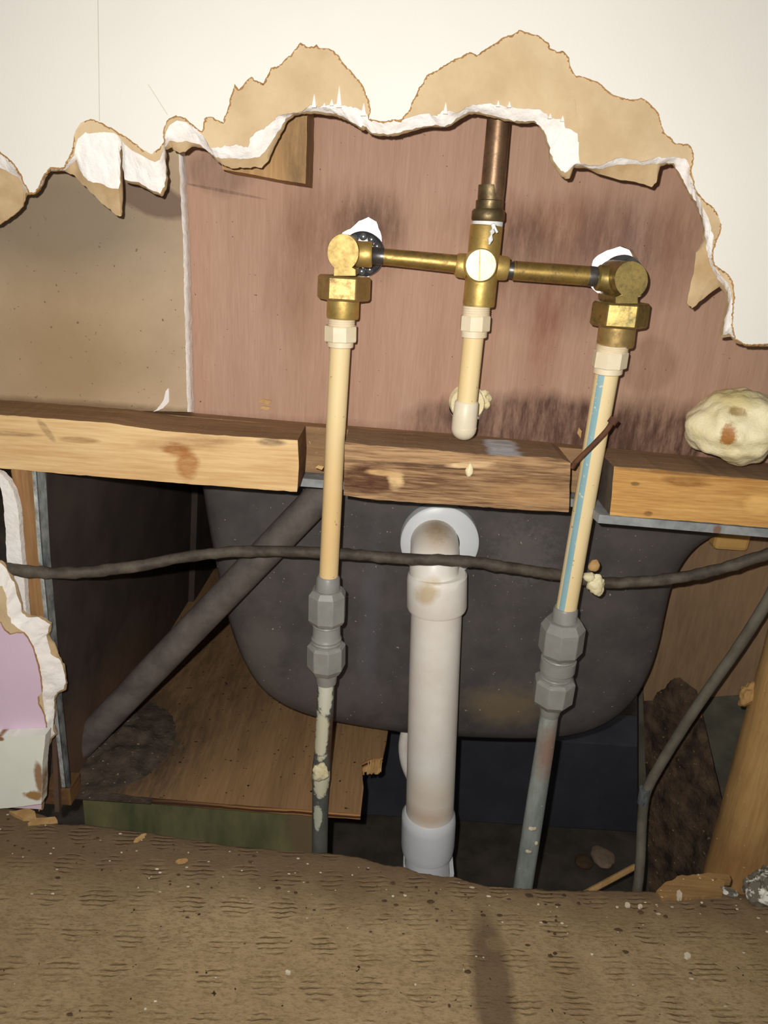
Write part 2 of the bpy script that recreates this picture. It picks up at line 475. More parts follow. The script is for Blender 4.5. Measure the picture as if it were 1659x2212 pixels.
M_cable2 = mottled('grey cable sheath', rgb(120, 114, 100), rgb(98, 92, 80), 50, rough=.6, bump=.15)
M_foam = mottled('expanding foam', rgb(244, 232, 192), rgb(232, 216, 166), 60, rough=.5, bump=.7, bscale=160, spec=.35, dist=.002, stains=[
    pst(1572, 940, .51, 14, 22, rgb(172, 112, 50), .95, wob=.9, wscale=160), pst(1598, 893, .51, 18, 9, rgb(150, 118, 64), .8, wob=.9, wscale=160), pst(1600, 860, .51, 40, 24, rgb(214, 196, 134), .8, soft=.8)])
M_rust = mottled('rusty nail', rgb(112, 72, 48), rgb(84, 56, 42), 120, rough=.8, bump=.5)
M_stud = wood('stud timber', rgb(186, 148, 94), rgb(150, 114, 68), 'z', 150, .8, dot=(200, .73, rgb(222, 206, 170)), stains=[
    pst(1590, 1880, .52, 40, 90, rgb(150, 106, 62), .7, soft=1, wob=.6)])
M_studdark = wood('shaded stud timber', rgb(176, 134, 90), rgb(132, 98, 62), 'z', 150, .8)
M_zinc = mottled('zinc strip', rgb(170, 176, 176), rgb(96, 102, 104), 120, (1, 1, .4), rough=.3, metal=.6, bump=.5, bscale=160, dist=.002)
M_carpet = None
M_sub = wood('subfloor plywood', rgb(168, 132, 92), rgb(136, 104, 72), 'y', 150, .8, stains=[
    (tuple(PZ(235, 1600, 0)), (.085, .10, 1), rgb(78, 64, 54), .95, dict(soft=.5, wob=.5, wscale=40)),
    (tuple(PZ(420, 1480, 0)), (.09, .12, 1), rgb(96, 76, 54), .7, dict(soft=1, wob=.5))], dot=(210, .70, rgb(46, 34, 26)))
M_plyedge = None
M_joist = mottled('green stained joist', rgb(122, 116, 76), rgb(76, 80, 54), 28, (1, 1, .35), rough=.9, bump=.4, stains=[pst(660, 1790, .55, 45, 90, rgb(116, 92, 68), .8, soft=.5)])
M_ground = mottled('dark ground', rgb(84, 76, 66), rgb(62, 56, 50), 26, rough=.95, bump=.5, bscale=120)
M_pier = mottled('slate grey block', rgb(66, 68, 74), rgb(56, 58, 64), 20, rough=.85)
M_dirt = mottled('rotten earth', rgb(98, 78, 60), rgb(52, 40, 32), 55, rough=.95, bump=1.0, bscale=170, dist=.004, dot=(230, .70, rgb(150, 122, 84)))
M_wallr = wood('brown panel', rgb(150, 122, 92), rgb(118, 92, 68), 'z', 90, .85, band=(.3, .7), bump=.15)
M_wallr2 = mottled('grey concrete', rgb(98, 94, 80), rgb(76, 72, 62), 30, rough=.95, bump=.4)
M_chip = mottled('pale wood chip', rgb(206, 168, 112), rgb(178, 138, 88), 120, rough=.9)
M_crumb = mottled('plaster crumbs', rgb(222, 210, 188), rgb(190, 172, 144), 120, rough=.95)
M_darkcrumb = mottled('dirt crumbs', rgb(92, 72, 50), rgb(70, 54, 40), 120, rough=.95)
M_lump = mottled('speckled plaster', rgb(226, 226, 214), rgb(110, 104, 90), 110, rough=.95, bump=.9, bscale=150, lo=.44, hi=.5, dist=.003)
M_bath = mottled('bathroom white', rgb(246, 247, 248), rgb(242, 244, 246), 10, rough=.5, bump=0)
M_stone = mottled('pale stone', rgb(150, 128, 106), rgb(120, 102, 84), 90, rough=.9)

# carpet underside: felt with diamond patches of fine ribs
def make_carpet():
    t = NT('brown ribbed underlay')
    sp = t.n('SeparateXYZ'); t.link(t.pos, sp.inputs[0])
    x, y = sp.outputs[0], sp.outputs[1]
    wx = t.math('ADD', x, t.math('MULTIPLY', t.noise(t.pos, 26, 3), .012))
    k = math.pi / 0.034
    a = t.math('SINE', t.math('MULTIPLY', t.math('ADD', wx, t.math('MULTIPLY', y, 1.15)), k))
    b = t.math('SINE', t.math('MULTIPLY', t.math('SUBTRACT', wx, t.math('MULTIPLY', y, 1.15)), k))
    ck = t.rng(t.math('MULTIPLY', a, b), .08, .3)
    yy = t.math('ADD', t.math('ADD', y, t.math('MULTIPLY', x, -.06)), t.math('MULTIPLY', t.noise(t.pos, 90, 3), .0045))
    rib = t.math('SINE', t.math('MULTIPLY', yy, 2 * math.pi / 0.0042))
    rr = t.math('MULTIPLY', t.rng(rib, -.2, .9), ck)
    rr = t.math('MULTIPLY', rr, t.rng(t.noise(t.pos, 45, 3), .38, .6))
    fz = t.noise(t.mapv((.5, 1, 1)), 420, 6, .78)
    big = t.noise(t.pos, 11, 4)
    col = t.mix(t.rng(big, .35, .65), rgb(182, 158, 120), rgb(160, 137, 102))
    col = t.mix(t.rng(fz, .46, .74), col, rgb(122, 98, 68))
    col = t.mix(t.math('MULTIPLY', rr, .42), col, rgb(114, 90, 62))
    dust = t.rng(t.math('ADD', y, t.math('MULTIPLY', t.noise(t.pos, 40, 4), .04)), .425, .47)
    col = t.mix(t.math('MULTIPLY', dust, .8), col, rgb(116, 96, 74))
    q = PZ(1065, 2140, .02)
    col = t.mix(t.math('MULTIPLY', t.stain(tuple(q), (.0135, .062, 1), soft=.5, wob=.25), .8), col, rgb(104, 86, 68))
    q = PZ(1070, 2040, .02)
    col = t.mix(t.math('MULTIPLY', t.stain(tuple(q), (.007, .006, 1), soft=.4), .5), col, rgb(150, 126, 92))
    col = t.mix(t.rng(t.noise(t.pos, 170, 2), .715, .74), col, rgb(70, 52, 36))
    h = t.math('SUBTRACT', t.math('MULTIPLY', fz, .7), t.math('MULTIPLY', rr, .7))
    t.bump(h, .7, .0022)
    return t.done(col, .95, 0, .05)
M_carpet = make_carpet()
def make_plyedge():
    t = NT('plywood layers')
    sp = t.n('SeparateXYZ'); t.link(t.pos, sp.inputs[0])
    z = t.math('ADD', sp.outputs[2], t.math('MULTIPLY', t.noise(t.mapv((.3, 1, 1)), 60, 4), .004))
    s = t.math('SINE', t.math('MULTIPLY', z, 2 * math.pi / .0052))
    col = t.mix(t.rng(s, -.3, .5), rgb(180, 130, 82), rgb(84, 54, 34))
    dk = t.rng(sp.outputs[0], -.20, -.05)
    col = t.mix(dk, rgb(80, 58, 42), col)
    t.bump(s, .5, .001)
    return t.done(col, .85, 0, .15)
M_plyedge = make_plyedge()

# ------------------------------------------------------------------ the front wall, torn open
CREAM = [(-900, 270), (-520, 300), (-260, 322), (0, 328), (22, 345), (42, 368), (54, 398), (65, 416), (75, 416), (84, 402), (94, 376), (108, 362), (137, 362), (150, 335), (160, 305), (163, 283), (174, 264),
    (195, 257), (222, 266), (245, 279), (265, 291), (285, 305), (305, 320), (325, 333), (345, 320), (353, 306), (352, 280), (360, 260), (380, 249), (400, 257), (420, 272), (435, 284),
    (442, 254), (458, 252), (483, 265), (485, 250), (493, 235), (495, 215), (503, 196), (508, 182), (515, 192), (530, 177), (543, 167), (550, 172), (568, 180), (576, 162), (586, 147), (602, 142),
    (613, 130), (628, 117), (638, 107), (648, 90), (656, 96), (666, 102), (678, 102), (683, 95), (692, 105), (711, 105), (720, 110), (733, 123), (741, 136), (756, 151), (768, 166), (780, 178), (790, 198),
    (798, 216), (800, 236), (798, 256), (830, 262), (868, 256), (885, 235), (895, 210), (910, 185), (922, 160), (943, 152), (960, 142), (973, 132), (995, 122), (1015, 112), (1030, 120), (1045, 108), (1065, 95),
    (1085, 82), (1102, 75), (1125, 65), (1138, 70), (1150, 75), (1170, 80), (1185, 93), (1190, 105), (1203, 112), (1217, 108), (1228, 125), (1233, 145), (1243, 163), (1260, 165), (1275, 172), (1290, 175), (1308, 190),
    (1322, 203), (1340, 208), (1358, 215), (1370, 215), (1385, 212), (1398, 218), (1413, 233), (1423, 245), (1428, 265), (1435, 285), (1450, 298), (1460, 310), (1490, 312), (1499, 330), (1498, 355), (1494, 368),
    (1500, 400), (1510, 418), (1525, 436), (1542, 448), (1550, 462), (1558, 485), (1556, 500), (1548, 522), (1541, 542), (1540, 558), (1545, 575), (1565, 585), (1580, 602), (1586, 617), (1587, 645), (1585, 672), (1583, 695),
    (1585, 716), (1590, 732), (1605, 741), (1622, 744), (1659, 743), (1930, 752), (2500, 790)]
T = [((-900, 270), (-900, 276), (-900, 290), (-900, 300)), ((-420, 305), (-420, 312), (-420, 350), (-420, 470)), ((-200, 320), (-200, 330), (-200, 380), (-200, 540)), ((0, 328), (0, 332), (0, 362), (0, 484)), ((20, 345), (20, 347), (18, 372), (15, 475)), ((42, 370), (42, 372), (38, 382), (30, 464)),
    ((52, 393), (52, 395), (49, 400), (48, 446)), ((60, 412), (60, 414), (58, 416), (57, 420)), ((75, 414), (75, 416), (75, 418), (75, 421)), ((84, 402), (84, 404), (86, 407), (87, 410)), ((94, 374), (94, 377), (96, 380), (97, 384)),
    ((106, 360), (106, 363), (108, 366), (108, 369)), ((137, 358), (138, 362), (141, 367), (141, 370)), ((150, 330), (160, 334), (166, 345), (160, 380)), ((160, 300), (164, 312), (172, 370), (185, 404)),
    ((163, 280), (168, 300), (190, 390), (208, 427)), ((175, 264), (185, 285), (215, 395), (232, 450)), ((195, 258), (205, 288), (235, 405), (250, 463)), ((222, 266), (224, 285), (256, 410), (262, 467)),
    ((240, 276), (246, 287), (261, 370), (264, 420)), ((250, 282), (254, 292), (259, 332), (262, 342)), ((258, 286), (260, 300), (262, 314), (264, 318)), ((270, 294), (270, 312), (268, 388), (270, 393)), ((285, 305), (285, 325), (300, 395), (300, 400)),
    ((300, 315), (305, 335), (328, 410), (328, 415)), ((318, 328), (322, 345), (347, 418), (350, 423)), ((330, 332), (335, 350), (356, 402), (358, 410)), ((345, 320), (345, 345), (359, 375), (362, 384)), ((352, 310), (352, 325), (356, 345), (358, 352)),
    ((353, 298), (355, 304), (357, 318), (358, 323)), ((352, 280), (358, 285), (368, 303), (371, 318)), ((360, 260), (366, 270), (383, 308), (387, 331)), ((380, 249), (382, 260), (398, 306), (400, 328)), ((400, 257), (402, 264), (415, 308), (415, 317)),
    ((420, 272), (422, 278), (434, 314), (440, 320)), ((435, 284), (440, 294), (455, 330), (457, 335)), ((438, 266), (454, 320), (465, 340), (468, 347)), ((442, 254), (470, 318), (478, 342), (482, 357)), ((460, 252), (490, 315), (500, 342), (500, 364)),
    ((480, 264), (515, 313), (520, 344), (520, 363)), ((487, 246), (535, 318), (540, 342), (540, 361)), ((495, 222), (542, 300), (562, 338), (566, 361)), ((505, 190), (552, 285), (578, 322), (581, 345)), ((530, 177), (570, 278), (592, 296), (597, 306)),
    ((555, 172), (590, 262), (606, 278), (610, 283)), ((570, 178), (600, 250), (618, 256), (620, 262)), ((585, 148), (615, 246), (630, 248), (634, 251)), ((612, 130), (640, 244), (645, 245), (648, 248)), ((632, 110), (660, 234), (662, 240), (665, 244)),
    ((650, 92), (675, 226), (685, 242), (690, 247)), ((668, 102), (690, 228), (715, 245), (718, 250)), ((690, 105), (705, 226), (735, 250), (738, 256)), ((715, 107), (725, 224), (752, 258), (756, 264)), ((732, 122), (738, 226), (768, 268), (772, 274)),
    ((750, 146), (755, 230), (780, 276), (786, 282)), ((770, 168), (770, 233), (785, 272), (788, 280)), ((788, 195), (780, 238), (795, 282), (796, 288)), ((799, 224), (792, 246), (805, 286), (806, 290)), ((800, 254), (802, 257), (818, 288), (818, 293)),
    ((825, 261), (825, 263), (838, 290), (838, 294)), ((850, 258), (850, 260), (858, 288), (860, 292)), ((868, 256), (876, 256), (885, 280), (886, 284)), ((885, 235), (905, 247), (915, 274), (916, 277)), ((897, 205), (925, 245), (940, 271), (942, 274)),
    ((912, 180), (942, 252), (962, 272), (965, 275)), ((925, 158), (958, 238), (975, 266), (978, 269)), ((955, 144), (985, 244), (992, 252), (995, 256)), ((985, 127), (1005, 232), (1012, 243), (1014, 247)), ((1015, 112), (1025, 226), (1035, 243), (1036, 247)),
    ((1040, 110), (1045, 224), (1060, 248), (1060, 252)), ((1070, 92), (1075, 228), (1085, 254), (1088, 260)), ((1100, 76), (1105, 232), (1110, 262), (1112, 265)), ((1128, 66), (1140, 234), (1133, 262), (1130, 266)), ((1155, 77), (1168, 236), (1155, 262), (1155, 265)),
    ((1180, 88), (1182, 250), (1165, 270), (1166, 273)), ((1190, 105), (1205, 258), (1178, 288), (1176, 292)), ((1205, 112), (1218, 258), (1186, 310), (1184, 318)), ((1220, 112), (1222, 275), (1188, 330), (1190, 345)), ((1230, 135), (1245, 285), (1196, 350), (1198, 362)),
    ((1236, 152), (1250, 300), (1206, 362), (1208, 376)), ((1245, 163), (1254, 320), (1220, 374), (1222, 387)), ((1265, 167), (1250, 345), (1230, 366), (1232, 385)), ((1290, 176), (1254, 352), (1238, 356), (1240, 362)), ((1302, 186), (1272, 356), (1264, 360), (1264, 364)),
    ((1320, 201), (1300, 357), (1295, 366), (1292, 374)), ((1340, 208), (1330, 341), (1333, 355), (1335, 388)), ((1358, 215), (1360, 343), (1362, 354), (1360, 391)), ((1382, 213), (1385, 348), (1390, 356), (1388, 398)), ((1400, 220), (1408, 345), (1406, 354), (1408, 404)),
    ((1415, 236), (1424, 337), (1418, 354), (1420, 392)), ((1425, 255), (1438, 342), (1425, 352), (1425, 362)), ((1434, 282), (1450, 340), (1440, 352), (1440, 355)), ((1450, 298), (1464, 340), (1455, 353), (1455, 356)), ((1475, 311), (1480, 342), (1466, 372), (1465, 375)),
    ((1495, 318), (1488, 350), (1478, 395), (1476, 397)), ((1499, 340), (1490, 370), (1488, 412), (1486, 415)), ((1495, 368), (1494, 386), (1500, 432), (1498, 435)), ((1500, 398), (1502, 410), (1508, 448), (1506, 451)), ((1512, 420), (1512, 430), (1514, 465), (1512, 469)),
    ((1528, 438), (1518, 448), (1520, 490), (1518, 493)), ((1546, 452), (1530, 470), (1524, 515), (1519, 520)), ((1554, 472), (1535, 487), (1526, 535), (1504, 545)), ((1558, 490), (1540, 510), (1528, 548), (1498, 590)), ((1552, 512), (1540, 535), (1533, 562), (1490, 620)),
    ((1543, 540), (1538, 555), (1537, 580), (1484, 656)), ((1540, 560), (1542, 570), (1543, 592), (1496, 665)), ((1545, 575), (1548, 582), (1550, 602), (1525, 640)), ((1565, 586), (1558, 596), (1562, 614), (1555, 618)), ((1580, 602), (1572, 611), (1571, 632), (1569, 636)),
    ((1586, 620), (1580, 630), (1574, 655), (1568, 662)), ((1587, 645), (1582, 655), (1566, 690), (1560, 697)), ((1585, 672), (1582, 690), (1560, 722), (1556, 729)), ((1583, 697), (1580, 706), (1576, 722), (1578, 728)), ((1586, 718), (1586, 722), (1588, 732), (1588, 738)),
    ((1605, 740), (1605, 742), (1610, 745), (1612, 749)), ((1659, 742), (1659, 744), (1659, 746), (1659, 749)), ((1930, 751), (1930, 752), (1930, 754), (1930, 757)), ((2500, 788), (2500, 790), (2500, 793), (2500, 797))]
LIL = [(-900, 1270), (-260, 1335), (0, 1346), (8, 1362), (20, 1371), (35, 1368), (49, 1368), (59, 1380), (70, 1401), (80, 1434), (87, 1465), (89, 1498), (81, 1507), (82, 1522), (94, 1545), (99, 1570), (99, 1592), (97, 1615), (93, 1640), (90, 1690), (89, 1748)]
L = [((-900, 1270), (-900, 1215), (-900, 1170), (-900, 1165)), ((-200, 1330), (-200, 1260), (-200, 1200), (-200, 1196)), ((0, 1345), (5, 1266), (0, 1215), (3, 1212)), ((5, 1358), (12, 1285), (18, 1235), (21, 1232)), ((12, 1366), (12, 1305), (30, 1258), (33, 1256)), ((20, 1371), (16, 1325), (40, 1290), (43, 1288)), ((30, 1370), (25, 1345), (47, 1322), (50, 1318)),
    ((38, 1367), (38, 1357), (60, 1334), (62, 1330)), ((48, 1368), (48, 1363), (85, 1333), (86, 1331)), ((55, 1375), (56, 1371), (108, 1348), (112, 1346)), ((62, 1385), (64, 1383), (106, 1362), (109, 1364)), ((66, 1395), (69, 1393), (101, 1374), (105, 1374)), ((70, 1402), (72, 1401), (104, 1388), (119, 1394)),
    ((75, 1418), (77, 1417), (108, 1412), (123, 1410)), ((80, 1434), (82, 1433), (128, 1424), (130, 1424)), ((84, 1450), (86, 1450), (138, 1442), (139, 1442)), ((87, 1470), (89, 1470), (142, 1475), (144, 1476)), ((88, 1485), (90, 1485), (139, 1488), (141, 1490)), ((89, 1498), (91, 1496), (123, 1495), (125, 1497)),
    ((84, 1508), (92, 1508), (117, 1510), (119, 1512)), ((82, 1520), (94, 1520), (117, 1523), (119, 1525)), ((90, 1538), (96, 1538), (117, 1545), (118, 1546)), ((96, 1555), (98, 1555), (114, 1565), (116, 1565)), ((99, 1572), (101, 1572), (118, 1585), (121, 1586)), ((99, 1590), (101, 1590), (106, 1598), (110, 1599)),
    ((97, 1615), (99, 1615), (102, 1615), (105, 1616)), ((93, 1640), (95, 1640), (97, 1642), (99, 1644)), ((90, 1690), (91, 1690), (93, 1690), (95, 1690)), ((89, 1748), (90, 1748), (92, 1748), (94, 1748))]

def dense(st, n=4):
    out = []
    for i in range(len(st) - 1):
        m_ = max(n, int((Vector(st[i + 1][2]) - Vector(st[i][2])).length / 7)) if (Vector(st[i + 1][2]) - Vector(st[i][2])).length < 400 else 12
        for k in range(m_):
            t = k / m_
            out.append([Vector(st[i][j]).lerp(Vector(st[i + 1][j]), t) for j in range(4)])
    out.append([Vector(q) for q in st[-1]])
    return out
def jit(q, amp, seed, f1=.05, f2=.16):
    return Vector((q.x + amp * (noise.noise(Vector((q.x * f1, q.y * f1, seed))) + .8 * noise.noise(Vector((q.x * f2, q.y * f2, seed + 5)))),
                   q.y + amp * (noise.noise(Vector((q.x * f1, q.y * f1, seed + 11))) + .8 * noise.noise(Vector((q.x * f2, q.y * f2, seed + 17))))))
def strip(rows_fn, dn, nr, thick=0.0):
    """rows_fn(station, r) -> 3-D point; bridged along the tear"""
    bm = bmesh.new()
    grid = [[bm.verts.new(rows_fn(s, i, r)) for r in range(nr)] for i, s in enumerate(dn)]
    for i in range(len(grid) - 1):
        for r in range(nr - 1):
            bm.faces.new((grid[i][r], grid[i + 1][r], grid[i + 1][r + 1], grid[i][r + 1]))
    return bm
def tear(dn, parent, seed):
    # torn-back brown paper
    def kraft(s, i, r):
        c = s[0] + (s[0] - s[1]).normalized() * 14 if (s[0] - s[1]).length > 1 else s[0]
        spike = 0
        k = s[1]
        if (s[1] - s[0]).length > 25:
            k = jit(k, 3.5, seed + 2, .06, .3)
        t = r / 4
        q = c.lerp(k, t)
        w = noise.noise(Vector((q.x * .02, q.y * .02, seed))) * .0005
        return P(q.x, q.y, YD + .0009 + w * math.sin(math.pi * t) )
    obj('torn_paper', strip(kraft, dn, 5), M_kraft, parent, label='tan brown kraft paper where the painted face is torn off')
    # crumbly white core
    def core(s, i, r):
        up = s[1] + (s[1] - s[2]).normalized() * 8 if (s[1] - s[2]).length > 1 else s[1]
        g = jit(s[2], 2.6, seed + 3, .06, .2)
        t = r / 6
        q = up.lerp(g, t)
        Y = YD + .0016 + .0058 * t ** 1.3
        Y += .0016 * math.sin(math.pi * min(1, t * 1.0)) * (noise.noise(Vector((q.x * .045, q.y * .045, seed))) + .7 * noise.noise(Vector((q.x * .14, q.y * .14, seed))))
        return P(q.x, q.y, max(Y, YD + .0014))
    obj('gypsum_core', strip(core, dn, 7), M_gyp, parent, smooth=80, label='crumbling white gypsum along the tear')
    # paper on the rear of the board and the thickness behind it
    def back(s, i, r):
        g = s[2] + (s[1] - s[2]).normalized() * 6 if (s[1] - s[2]).length > 1 else s[2]
        b = jit(s[3], 2.4, seed + 4, .07, .22)
        if r < 3:
            q = g.lerp(b, r / 2)
            return P(q.x, q.y, YD + .0076 + .0041 * r / 2)
        q = b
        p = P(q.x, q.y, YD + .0117)
        o = P(g.x, g.y, YD + .0117)
        return (p if r == 3 else p.lerp(o, 1.0)) + Vector((0, .0012, 0))
    obj('back_paper', strip(back, dn, 5), M_back, parent, label='tan backing paper on the rear of the board')
wall = thing('wall_front', 'cream plasterboard wall torn open round the pipes', 'wall', P(830, 100, YD))
tag(wall, kind='structure')
cj = jag(CREAM, 3.2, 2.8, 1.0, fs=(.06, .34))
face_px = cj + [(2500, -380), (-900, -380)]
obj('painted_face', slab([pxpoly(face_px, YD)], (0, .0006, 0)), M_cream, wall, smooth=0)
# fibre fringe that shows below the painted edge
def fringe_fn(line, sd):
    def fn(s, i, r):
        q = Vector(line[i])
        q2 = Vector(line[min(i + 1, len(line) - 1)]); q1 = Vector(line[max(i - 1, 0)])
        tn = (q2 - q1).normalized(); nn = Vector((-tn.y, tn.x))
        off = (-6, 3.2 + 4.2 * noise.noise(Vector((q.x * .3, q.y * .3, sd))))[r]
        q = q + nn * off
        return P(q.x, q.y, YD + .00075)
    return fn
obj('paper_fringe', strip(fringe_fn(cj, 3.0), cj, 2), M_fringe, wall, smooth=0, label='darker brown fuzzy edge of the torn face paper')
dT = dense(T, 4)
tear(dT, wall, 1.0)
# white paper spikes standing over the brown paper
bm = bmesh.new()
for (u, v, h, w_) in ((678, 232, 30, 10), (732, 232, 48, 12), (716, 228, 14, 9), (700, 232, 10, 8), (785, 250, 28, 12), (962, 246, 26, 10), (1076, 230, 14, 8), (1100, 232, 14, 9), (1188, 256, 12, 9), (1215, 262, 14, 9)):
    slab([[P(u - w_ / 2, v, YD - .0002), P(u + 1, v - h, YD - .0002), P(u + w_ / 2, v, YD - .0002)]], (0, .0018, 0), bm)
obj('paper_spikes', bm, M_gyp, wall, smooth=0)
# pencil lines on the paint
bm = bmesh.new()
for (a, b) in (((211, -40), (215, 262)), ((320, 182), (362, 248))):
    p0, p1 = P(*a, YD - .0001), P(*b, YD - .0001)
    n_ = Vector((.00022, 0, 0))
    f = [bm.verts.new(q) for q in (p0 - n_, p0 + n_, p1 + n_, p1 - n_)]
    bm.faces.new(f)
obj('pencil_line', bm, M_pencil, wall, smooth=0)
# board core above the tear, seen from behind and along the edge
# lower left remnant of the same wall
wl = thing('wall_left', 'lilac painted remnant of plasterboard wall with torn edge at lower left', 'wall', P(0, 1740, YD))
tag(wl, kind='structure')
lj = jag(LIL, 5, 1.3, 4.0, fs=(.05, .25))
obj('painted_face', slab([pxpoly(lj + [(-900, 1700)], YD)], (0, .0006, 0)), M_lilac, wl, smooth=0)
obj('paper_fringe', strip(lambda s, i, r: (lambda q: P(q[0] + (-6 if r == 0 else 3 + 2 * noise.noise(Vector((q[0] * .3, q[1] * .3, 1)))), q[1] + (6 if r == 0 else -3), YD + .0007))(lj[i]), lj, 2), M_fringe, wl, smooth=0)
tear(dense(L, 4), wl, 7.0)
# strip of older board behind it
gs = jag([(-40, 1005), (0, 1022), (18, 1040), (29, 1062), (38, 1095), (42, 1140), (47, 1200), (53, 1270), (58, 1345), (20, 1345), (15, 1220), (11, 1130), (6, 1075), (0, 1050), (-40, 1040)], 6, 1.5, 2.2, True)
obj('gypsum_strip', slab([pxpoly(gs, .509)], (0, .006, 0)), M_gyp, wl, smooth=0, label='narrow white strip of broken gypsum under the plank')
bb = jag([(-900, 1540), (-260, 1585), (0, 1592), (60, 1590), (98, 1588), (96, 1612), (93, 1640), (91, 1665), (92, 1690), (89, 1736), (50, 1742), (0, 1747), (-260, 1738), (-900, 1690)], 8, .7, 6.0, True)
o = obj('baseboard_left', slab([pxpoly(bb, .478)], (0, .0098, 0)), M_white, None, smooth=0)
tag(o, 'white painted baseboard under the lilac wall with chipped right end', 'baseboard', kind='structure')

# ------------------------------------------------------------------ plywood panel with three holes
hl = jag([(755, 494), (774, 478), (795, 467), (812, 478), (821, 500), (826, 530), (816, 570), (795, 600), (765, 600), (738, 590), (722, 566), (722, 530), (738, 502)], 6, 1.8, 3.0, True)
hr = jag([(1281, 562), (1292, 551), (1312, 541), (1345, 531), (1366, 540), (1378, 560), (1390, 600), (1384, 640), (1350, 652), (1328, 652), (1306, 643), (1288, 632), (1276, 618), (1274, 592)], 6, 1.6, 5.0, True)
hc = jag([(973, 868), (984, 848), (1002, 838), (1030, 842), (1048, 856), (1050, 880), (1036, 906), (1000, 912), (978, 902), (971, 884)], 6, 1.6, 8.0, True)
outl = [Vector((-.75, YP, .30)), Vector((.75, YP, .26)), Vector((.75, YP, 1.3)), Vector((-.75, YP, 1.3))]
_ra, _rb = P(-300, 988, YB), P(1950, 1168, YB)
for k_ in (0, 1): outl[k_].z = _ra.z + (_rb.z - _ra.z) * (outl[k_].x - _ra.x) / (_rb.x - _ra.x) + .0003
pb = slab([outl, pxpoly(hl, YP), pxpoly(hr, YP), pxpoly(hc, YP)], (0, .009, 0))
o = obj('plywood_panel', pb, M_ply, None, smooth=0)
tag(o, 'reddish brown water stained plywood sheet behind the brass valve, with three rough holes', 'plywood sheet')
# bathroom beyond
o = obj('wall_back', box(-.8, .85, 1.25, 1.27, .3, 1.6), M_bath, None, smooth=0)
tag(o, 'white bathroom wall seen through the holes in the plywood', 'wall', kind='structure')

# grey plasterboard behind the left part
gp = thing('plasterboard_panel', 'grey brown plasterboard sheet with broken white right edge, left of the plywood', 'plasterboard', P(200, 885, YG))
ge = jag([(386, 230), (388, 330), (391, 400), (394, 460), (398, 540), (400, 640), (403, 740), (405, 820), (407, 890)], 8, 1.6, 2.0)
obj('board', slab([pxpoly([(-420, 870), (-420, 100), (386, 100)] + ge, YG)], (0, .013, 0)), M_grey, gp, smooth=0)
ge2 = [(u, v) for u, v in ge]
rr_ = [(u + 13 + 2.0 * noise.noise(Vector((v * .05, 0, 3))), v) for u, v in reversed(ge)]
def gedge(s, i, r):
    u, v = ge[i]
    w_ = 12.5 + 2.0 * noise.noise(Vector((v * .06, 2, 3)))
    t = r / 3
    return P(u - 2 + (w_ + 2) * t, v, YG - .0006 + .0135 * t ** 2 + (.0007 * noise.noise(Vector((u * .2, v * .12, r))) if 0 < r < 3 else 0))
obj('gypsum_edge', strip(gedge, ge, 4), M_gyp, gp, smooth=80, label='white broken gypsum edge')
bm = slab([pxpoly(jag([(338, 884), (352, 868), (358, 845), (364, 838), (366, 868), (352, 882), (330, 890)], 5, 1.5, 1, True), YG - .001)], (0, .001, 0))
obj('torn_chip', bm, M_gyp, gp, smooth=0)

# blocking at the top
bp = jag([(470, 200), (664, 200), (663, 300), (660, 397), (600, 388), (540, 376), (480, 366)], 9, .9, 3, True)
bm = slab([pxpoly(bp, .530)], (0, .04, 0))
o = obj('wood_block', bm, M_block, None, smooth=0)
tag(o, 'brown timber block behind the torn wall, at the top left of the plywood', 'wood block')

# ------------------------------------------------------------------ plank with pipe notches: three lengths
def plank(name, front, topback, mat_f, mat_t, mat_e, label, yb=.5585):
    """front: px outline of the front face (clockwise from top-left); topback: depth"""
    fr = [P(u, v, YB) for u, v in front]
    n = len(fr)
    bm = bmesh.new()
    slab([fr], (0, yb - YB, 0), bm)
    bm.normal_update()
    bmesh.ops.recalc_face_normals(bm, faces=bm.faces)
    for f in bm.faces:
        if f.normal.z > .6: f.material_index = 1
        elif abs(f.normal.x) > .6: f.material_index = 2
    o = obj(name, bm, [mat_f, mat_t, mat_e], None, smooth=0, bevel=.0012)
    tag(o, label, 'plank', 'notched plank under the plywood')
    return o
def edge(pts, amp, seed): return jag(pts, 14, amp, seed)
plank('wooden_plank', edge([(-800, 838), (-260, 880), (0, 896), (240, 914), (350, 931), (500, 942), (643, 951)], 1.2, 1) + edge([(643, 952), (646, 1010), (642, 1062)], 1, 2)
      + edge([(641, 1063), (400, 1045), (200, 1029), (0, 1012), (-260, 990), (-800, 946)], 1.0, 3), 0, M_pine, M_dirtytop, M_endgrain, 'yellow pine plank length left of the left cream pipe')
plank('wooden_plank', edge([(745, 955), (800, 962), (900, 968), (1000, 978), (1060, 983), (1140, 986), (1215, 990), (1233, 1000)], 1.6, 4) + edge([(1233, 1001), (1231, 1050), (1229, 1106)], .8, 5)
      + edge([(1228, 1107), (1100, 1100), (1000, 1092), (900, 1086), (800, 1079), (742, 1070)], 1.2, 6), 0, M_weather, M_weathertop, M_endgrain, 'weathered dark split plank length between the two cream pipes')
plank('wooden_plank', edge([(1326, 1008), (1420, 1014), (1520, 1024), (1659, 1037), (1950, 1066)], 1.2, 7) + edge([(1950, 1170), (1659, 1141), (1500, 1127), (1400, 1120), (1318, 1114)], 1.0, 8)
      + edge([(1317, 1112), (1322, 1060), (1326, 1009)], .8, 9), 0, M_oak, M_weathertop, M_oakside, 'orange pine plank length right of the blue striped pipe, under the foam')

